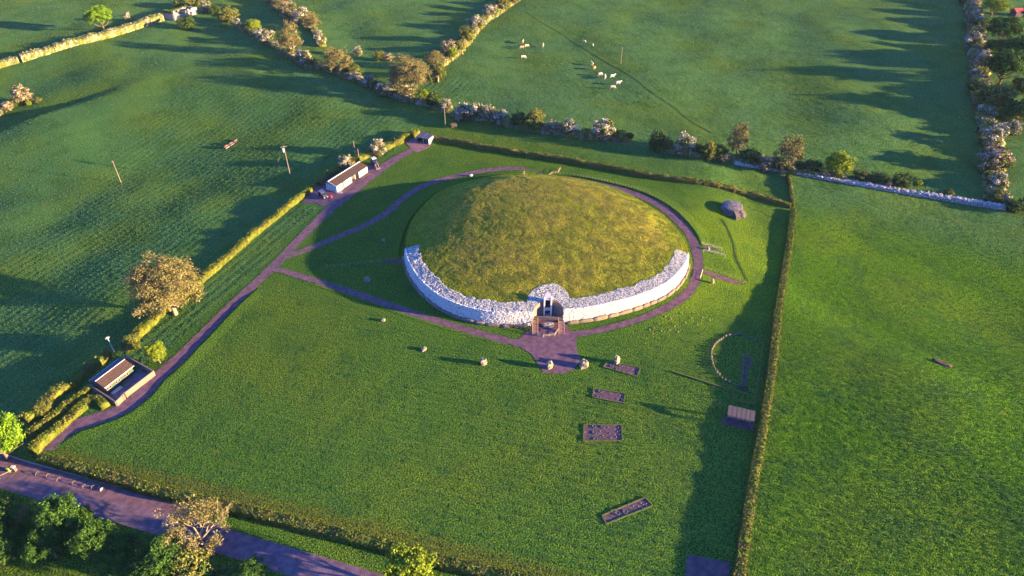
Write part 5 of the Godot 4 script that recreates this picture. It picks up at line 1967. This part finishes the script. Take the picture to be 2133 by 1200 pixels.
	hedge("long clipped roadside hedge along the bottom of the lawn", [[90, 960], [230, 1000], [370, 1040], [480, 1062], [660, 1106], [840, 1152], [940, 1180], [1100, 1218], [1280, 1262]], 1.9, [1.7, 1.6, 1.5, 1.5], hp, "", 0.16, 190, 0.14)
	hedge("narrow hedge bank joining the field corner to the budding tree", [[1640, 368], [1645, 395], [1651, 432]], 1.3, [1.6, 1.2], hp, "", 0.18, 100)
	var hw := [Color(0.10, 0.13, 0.02), Color(0.13, 0.15, 0.03), Color(0.24, 0.21, 0.17), Color(0.09, 0.11, 0.02), Color(0.32, 0.28, 0.24)]
	hedge("flowering field hedge running to the ruined cottage", [[46, 128], [110, 108], [200, 84], [290, 58], [340, 42]], 3.0, [2.6, 2.8, 3.0, 3.4], hw, "", 0.3, 90, 0.25)
	hedge("short flowering hedge past a gap in the field hedge", [[-60, 160], [0, 140], [40, 129]], 3.0, [2.6, 2.8], hw, "", 0.3, 90, 0.25)

	var hr := [Color(0.08, 0.11, 0.022), Color(0.10, 0.13, 0.025), Color(0.13, 0.13, 0.035), Color(0.17, 0.135, 0.06), Color(0.24, 0.20, 0.17)]
	hedge("rough hedge bottom running from the cottage ruin to the pole", [[500, 62], [556, 89], [634, 137], [705, 153], [770, 181], [850, 210], [932, 232]], 3.2, [2.2, 2.0, 2.4, 1.8, 2.2], hr, "", 0.3, 90, 0.5)
	hedge("rough hedge bottom dividing the top fields", [[560, 2], [606, 36], [652, 64], [672, 98]], 3.0, [2.4, 2.0, 1.6], hr, "", 0.3, 80, 0.5)
	hedge("rough hedge bottom climbing beside the cattle pasture", [[905, 172], [918, 140], [955, 112], [1000, 58], [1060, 14], [1090, -8]], 3.0, [2.0, 2.2, 2.4], hr, "", 0.3, 80, 0.5)
	hedge("rough hedge bottom along the foot of the cattle pasture", [[940, 240], [1044, 260], [1183, 283], [1312, 296]], 3.0, [2.0, 2.2, 1.8], hr, "", 0.3, 90, 0.5)
	hedge("rough hedge bottom between dark bush and yellow-green tree", [[1352, 310], [1450, 324], [1560, 341], [1640, 357], [1760, 374]], 3.0, [2.0, 2.0, 1.6], hr, "", 0.3, 90, 0.5)
	hedge("rough undergrowth beneath the far tree belt", [[2016, -6], [2030, 60], [2036, 150], [2046, 240], [2064, 330], [2076, 420]], 5.5, [3.0, 3.4, 3.0, 2.4], hr, "", 0.34, 130, 0.5)
	hedge("green undergrowth beneath the roadside trees", [[-60, 1062], [60, 1095], [180, 1118], [290, 1152], [400, 1190], [520, 1228]], 4.5, [2.6, 2.6, 2.4, 2.0], [Color(0.05, 0.105, 0.018), Color(0.06, 0.12, 0.02), Color(0.08, 0.10, 0.025)], "", 0.24, 200, 0.5)

	# ---- trees and shrubs
	plant(["bud", 366, 655, 156, 158, "grand"], "", "huge tan budding tree with bare pale limbs in the drive hedge")
	plant(["olive", 278, 730, 46, 44], "", "round olive shrub at the hedge near the hut lamp post")
	plant(["bright", 334, 756, 48, 56, "full"], "", "small bright yellow-green tree on the lawn by the hut")
	plant(["olive", 98, 862, 38, 40], "", "pale olive shrub on the lane hedge below the hut")
	plant(["lime", 18, 956, 122, 124, "full"], "", "large lime green tree over the lane entrance by the road")
	plant(["white", 722, 352, 34, 38], "", "white-blossomed hawthorn behind the long shed")
	plant(["white", 791, 324, 38, 44], "", "white-blossomed hawthorn between the shed and the store")
	plant(["pink", 945, 266, 16, 14], "", "tiny pinkish hawthorn at the foot of a utility pole")
	plant(["bright", 856, 1228, 128, 104, "full"], "", "large bright yellow-green tree over the roadside hedge")
	plant_row([["green", 10, 1125, 118, 125, "full"], ["bud", 66, 1110, 63, 85], ["green", 92, 1120, 66, 76, "full"], ["green", 148, 1125, 108, 120, "full"], ["green", 188, 1095, 40, 58, "full"], ["green", 216, 1165, 92, 109, "full"], ["dark", 276, 1165, 75, 64], ["dark", 318, 1172, 61, 69], ["green", 362, 1200, 108, 107, "full"], ["olive", 408, 1210, 89, 89], ["green", 526, 1212, 80, 60, "full"], ["dark", 470, 1222, 70, 51], ["dark", 40, 1090, 59, 44], ["dark", 244, 1140, 51, 40], ["green", 118, 1160, 90, 92, "full"], ["green", 262, 1186, 84, 84, "full"], ["green", 30, 1165, 90, 90, "full"], ["green", 316, 1206, 80, 78, "full"]], "in the roadside row", "trees along the road")
	plant(["bud", 424, 1138, 138, 140, "sparse"], "", "half-bare budding tree standing in the road verge")
	plant_row([["bright", 533, 70, 30, 34], ["white", 556, 90, 44, 36], ["bud", 610, 118, 56, 82], ["white", 634, 138, 36, 42], ["dark", 656, 142, 28, 24], ["bud", 705, 152, 70, 66], ["olive", 737, 160, 38, 32], ["white", 742, 170, 32, 20], ["white", 770, 182, 34, 34], ["dark", 785, 186, 26, 24], ["white", 806, 198, 48, 34], ["white", 850, 210, 42, 28], ["bright", 883, 207, 26, 28], ["dark", 903, 223, 38, 40], ["white", 932, 232, 28, 32]], "in the cottage hedgerow", "hedgerow from the cottage ruin to the pole")
	plant(["bud", 856, 200, 98, 96, "grand"], "", "broad budding tree with white limbs where three field hedgerows meet")
	plant_row([["bud", 590, 22, 52, 34], ["pink", 606, 37, 48, 38], ["white", 632, 48, 38, 38], ["bud", 652, 65, 42, 46], ["white", 668, 96, 30, 38], ["white", 746, 116, 22, 24], ["olive", 790, 126, 26, 26], ["pink", 811, 126, 24, 18], ["bud", 570, 8, 40, 30]], "in the top field hedgerow", "hedgerow dividing the top fields")
	plant_row([["bud", 908, 144, 46, 46], ["olive", 916, 166, 32, 44], ["pink", 935, 110, 38, 32], ["bright", 944, 126, 24, 30], ["olive", 972, 90, 38, 42], ["white", 993, 62, 42, 36], ["white", 1022, 36, 36, 32], ["olive", 1046, 22, 36, 34], ["pink", 1068, 9, 30, 26], ["olive", 955, 108, 28, 28], ["olive", 1005, 50, 26, 22]], "in the climbing hedgerow", "hedgerow climbing beside the cattle pasture")
	plant_row([["white", 966, 248, 42, 42], ["white", 993, 251, 38, 46], ["white", 1018, 255, 36, 44], ["white", 1044, 260, 40, 40], ["dark", 1080, 265, 40, 40], ["olive", 1114, 270, 48, 54], ["white", 1129, 270, 24, 22], ["pink", 1151, 276, 34, 32], ["white", 1183, 283, 42, 44], ["olive", 1217, 285, 28, 24], ["white", 1255, 290, 54, 52], ["dark", 1293, 293, 36, 30], ["dark", 1310, 295, 20, 26], ["dark", 1366, 314, 38, 52], ["olive", 1386, 316, 32, 38], ["white", 1424, 320, 48, 54], ["dark", 1451, 324, 32, 32], ["olive", 1473, 332, 36, 48], ["dark", 1494, 331, 38, 42], ["pink", 1505, 335, 30, 24], ["bud", 1533, 324, 50, 80], ["dark", 1560, 338, 54, 26], ["pink", 1590, 356, 32, 42], ["bud", 1637, 358, 72, 90], ["dark", 1615, 352, 40, 34], ["dark", 1690, 358, 46, 28], ["dark", 1665, 356, 34, 26], ["pink", 1766, 358, 20, 26], ["olive", 1790, 374, 38, 22]], "in the pasture foot hedgerow", "hedgerow along the foot of the cattle pasture")
	plant(["bright", 1738, 370, 64, 66, "full"], "", "round bright yellow-green tree beside the ruined field wall")
	plant_row([["pink", 1846, 391, 20, 20], ["dark", 1872, 388, 50, 16, "low"], ["bright", 1911, 386, 18, 16], ["olive", 1972, 410, 26, 22], ["dark", 1830, 382, 44, 16, "low"], ["olive", 1810, 378, 28, 18]], "at the field wall", "plants growing over the field wall")
	plant_row([["white", 2026, 18, 28, 26], ["bright", 2064, 34, 56, 44], ["white", 2020, 56, 36, 40], ["dark", 2036, 66, 44, 36], ["green", 2082, 92, 80, 64], ["white", 2022, 106, 42, 46], ["white", 2036, 150, 36, 54], ["white", 2030, 162, 30, 26], ["green", 2080, 176, 88, 84, "full"], ["dark", 2126, 196, 50, 46], ["dark", 2032, 196, 50, 36], ["olive", 2066, 224, 90, 54], ["green", 2118, 254, 64, 52], ["white", 2048, 246, 44, 36], ["white", 2106, 282, 34, 38], ["white", 2076, 284, 38, 38], ["white", 2056, 304, 46, 52], ["dark", 2088, 255, 44, 36], ["pink", 2060, 356, 70, 66], ["bud", 2078, 356, 44, 52], ["white", 2072, 396, 42, 48], ["olive", 2068, 416, 36, 32], ["dark", 2106, 440, 44, 26], ["dark", 2134, 438, 44, 34], ["green", 2110, 136, 80, 70], ["green", 2064, 126, 56, 50], ["dark", 2010, 8, 36, 30], ["green", 2150, 60, 70, 60, "full"], ["green", 2170, 150, 80, 80, "full"], ["green", 2200, 240, 90, 90, "full"]], "in the far tree belt", "tree belt beyond the cattle pasture")
	plant(["lime", 217, 64, 58, 58, "full"], "", "round green tree standing behind the flowering field hedge")
	plant(["white", 268, 44, 17, 22], "", "small lone white hawthorn behind the flowering field hedge")
	plant_row([["white", 431, 24, 28, 26], ["olive", 478, 47, 46, 42], ["white", 494, 58, 22, 24], ["olive", 392, 14, 26, 24], ["dark", 452, 30, 30, 24], ["olive", 412, 10, 24, 24], ["dark", 515, 64, 28, 20], ["olive", 372, 16, 18, 20]], "by the cottage ruin", "plants around the cottage ruin")
	plant(["dark", 392, 60, 44, 14, "low"], "", "low spreading scrub on the grass before the ruined cottage")
	plant_row([["pink", 52, 214, 44, 44], ["dark", 34, 222, 26, 24], ["pink", 20, 232, 24, 26], ["bright", 62, 219, 14, 14], ["pink", 0, 242, 20, 18], ["olive", 80, 214, 18, 14]], "on the west field bank", "bushes on the west field bank")

	# ---- buildings
	build_workshop()
	build_visitor_hut()
	build_green_shed()
	build_ruin()
	build_red_shed()
	build_beehive_hut()
	build_shelter()
	build_tomb_ruin()
	stone_wall("pale ruined stone wall along the far side of the eastern field", [[1530, 341], [1600, 353], [1660, 362], [1760, 381], [1850, 397], [1950, 414], [2030, 427], [2092, 437]], [1.0, 1.1, 1.4, 1.7, 1.9], 1.5)

	# ---- plots, stones, fences
	build_plot("narrow slanting gravel plot at the foot of a standing stone", [[1257, 765], [1266, 754], [1334, 767], [1327, 785]], [[1274, 763], [1293, 762], [1287, 770]], [[1266, 760], [1299, 774], [1308, 767], [1313, 779], [1318, 771], [1309, 776]])
	build_plot("small gravel plot with white stones clustered at one end", [[1234, 828], [1237, 810], [1302, 821], [1299, 841]], [[1250, 816], [1247, 828]], [[1271, 821], [1264, 833], [1238, 819], [1292, 825], [1287, 832], [1295, 832], [1293, 838], [1285, 838]])
	build_plot("large square-cut gravel plot with four dark rings", [[1215, 919], [1217, 885], [1295, 886], [1296, 919]], [[1237, 889], [1255, 890], [1238, 902], [1240, 916]], [[1218, 901], [1250, 899], [1270, 904], [1272, 913], [1280, 895], [1286, 900], [1289, 906], [1284, 911], [1288, 892], [1291, 898], [1267, 891], [1256, 908], [1281, 906]])
	build_plot("tilted gravel plot alone near the lower lawn edge", [[1254, 1074], [1343, 1037], [1359, 1054], [1262, 1092]], [[1277, 1066], [1286, 1070], [1302, 1067]], [[1309, 1053], [1319, 1055], [1335, 1049], [1340, 1052], [1330, 1056], [1346, 1050], [1347, 1056], [1338, 1060]])
	standing_stone("broad pale standing stone on the forecourt gravel nearest the path end", 1145, 766, Vector3(1.6, 2.3, 1.3), 101, 0.4, Color(0.40, 0.35, 0.28))
	standing_stone("round pale boulder at the forecourt edge beside a gravel plot", 1216, 764, Vector3(2.0, 2.2, 1.9), 102, 0.1, Color(0.46, 0.36, 0.28))
	standing_stone("leaning standing stone behind the narrow slanting gravel plot", 1284, 757, Vector3(1.6, 2.6, 1.2), 103, 0.8, Color(0.42, 0.36, 0.29))
	standing_stone("tall squarish standing stone alone on the front lawn", 1008, 759, Vector3(1.6, 2.2, 1.2), 104, 0.2, Color(0.42, 0.36, 0.30))
	standing_stone("small triangular boulder on the front lawn", 883, 729, Vector3(1.4, 0.95, 1.1), 105, 0.5, Color(0.44, 0.36, 0.30))
	standing_stone("smallest pale boulder on the front lawn near the path", 799, 668, Vector3(0.95, 0.8, 0.95), 106, 0.0, Color(0.46, 0.40, 0.36))
	standing_stone("grey standing stone in the mound's shade near the quartz wall", 765, 587, Vector3(1.8, 1.7, 1.3), 107, 0.3, Color(0.40, 0.35, 0.30))
	standing_stone("small square grey stone in the mound's shade by the ring path", 799, 503, Vector3(1.0, 1.1, 0.9), 108, 0.7, Color(0.42, 0.37, 0.32))
	standing_stone("slender pale stone beside the trench off the ring path", 1484, 590, Vector3(0.8, 1.8, 0.8), 109, 0.1, Color(0.48, 0.40, 0.34))
	standing_stone("small stone between two white rail fences", 1475, 521, Vector3(0.9, 1.3, 0.8), 110, 0.4, Color(0.34, 0.28, 0.25))
	standing_stone("low white stone beside the ring path behind the mound", 981, 367, Vector3(1.2, 0.9, 1.0), 111, 0.0, Color(0.66, 0.62, 0.60))
	standing_stone("small white block at the hedge foot near the hut", 298, 687, Vector3(0.7, 0.8, 0.6), 112, 0.0, Color(0.68, 0.66, 0.62))
	var heap := obj(rock_mesh(90, Vector3(4.6, 0.6, 1.4), 8, 14, 0.2, 0.15, Color(0.11, 0.068, 0.05)), "earth_heap", M.stone)
	heap.position = G(1962, 758)
	heap.rotation.y = frame(G(1944, 750), G(1980, 764))
	tag(heap, "long low brown earth heap in the eastern field", "earth heap")
	rng.seed = 44
	for q in [[1353, 687], [1362, 684], [1372, 676], [1398, 665], [1428, 673], [1377, 690], [1394, 688], [1405, 680], [1360, 696], [1412, 692], [1440, 664], [1463, 662], [1478, 668], [1452, 676], [1386, 660], [1420, 654]]:
		var o := obj(rock_mesh(120 + int(q[0]) % 5, Vector3(0.42, 0.34, 0.42), 5, 7, 0.15, 0.3, Color(0.20, 0.17, 0.09)), "marker_stone", M.stone)
		var at := G(q[0], q[1])
		o.position = at - Vector3(0, 0.03, 0)
		o.rotation.y = rng.randf() * TAU
		tag(o, "tiny marker stone set in the lawn between ring path and tomb ruin", "marker stone", "marker stones in the lawn")
	fence("white two-rail timber fence on the near side of the small stone", gline([[1465, 525], [1487, 530], [1510, 536]]), 2.4, 1.0, 2, M.white_rail, 0.09)
	fence("white two-rail timber fence on the far side of the small stone", gline([[1461, 510], [1482, 516], [1503, 522]]), 2.4, 1.0, 2, M.white_rail, 0.09)
	fence("short white rail fence across the trench off the ring path", gline([[1458, 582], [1463, 566]]), 1.2, 0.9, 2, M.white_rail, 0.09)
	fence("timber gate fence closing the ring path behind the mound", gline([[1137, 372], [1150, 363], [1162, 362], [1167, 353]]), 1.2, 0.95, 2, M.timber_pale, 0.06)
	fence("wire fence on posts along the outside of the ring path", Array(offset_line(east.slice(4, int(east.size() * 0.44)), [-2.4, -2.6, -2.6])), 1.0, 1.0, 3, M.timber_pale, 0.05)
	fence("wire fence on posts above the trench off the ring path", gline([[1468, 561], [1500, 570], [1530, 580], [1552, 588]]), 1.6, 0.9, 3, M.timber_pale, 0.05)
	fence("wire fence on posts in the mound's shade by the quartz wall", gline([[681, 557], [730, 552], [790, 546], [822, 541]]), 2.2, 1.0, 3, M.timber_pale, 0.05)
	var pp := G(1092, 371)
	var sp := thing("timber_post", "square pale timber post on the grass behind the mound", "post", pp)
	bx(sp, "shaft", Vector3(0, 1.2, 0), Vector3(0.5, 2.6, 0.4), M.timber_pale)
	bx(sp, "cap", Vector3(0, 2.54, 0), Vector3(0.6, 0.1, 0.5), M.timber_pale)

	# ---- poles and wires
	var p1 := pole("lone pole in the striped west field far from the hedge", [252, 380], [235, 335], 0.8)
	var p2 := pole("utility pole with transformer beside the drive hedge shadow", [604, 363], [587, 300], 2.2, true)
	var p3 := pole("utility pole with crossarm beside the tiny hawthorn", [928, 266], [925, 222], 2.0)
	pole("taller plain pole between the two shed hawthorns", [741, 327], [738, 294])
	pole("shorter plain pole between the two shed hawthorns", [749, 338], [747, 310])
	pole("lone pole among the cattle in the pasture", [1293, 132], [1296, 98])
	wire(p3, p2, "thin wires from crossarm pole to transformer pole")
	wire(p2, p1, "thin wires from transformer pole to lone field pole")
	var lp := G(238, 733)
	var lh := clampf(height_to(lp, 226, 703), 3.0, 7.0)
	var lt := thing("lamp_post", "pale metal lamp post behind the visitor hut", "lamp post", lp, 0.5)
	var lm := MB.new()
	lm.tube(Vector3(0, -0.1, 0), Vector3(0, lh, 0), 0.13, 0.1, 8)
	obj(lm.done(), "shaft", M.light_metal, lt)
	bx(lt, "lamp_head", Vector3(0.1, lh + 0.1, 0), Vector3(0.7, 0.22, 0.4), M.light_metal)
	bx(lt, "bracket", Vector3(-0.3, lh - 0.15, 0), Vector3(0.5, 0.1, 0.1), M.light_metal)
	var stay := thing("stay_post", "short bent stay post near the transformer pole", "post", G(582, 345))
	var stm := MB.new()
	stm.tube(Vector3(0, -0.1, 0), Vector3(-0.3, 1.5, 0), 0.09, 0.08, 6)
	stm.tube(Vector3(-0.3, 1.5, 0), Vector3(0.6, 2.9, 0), 0.08, 0.06, 6)
	obj(stm.done(), "shaft", M.pole_wood, stay)

	# ---- vehicles, animals, small things
	build_jeep()
	build_tractor()
	build_roller()
	build_roadside()
	build_cattle()
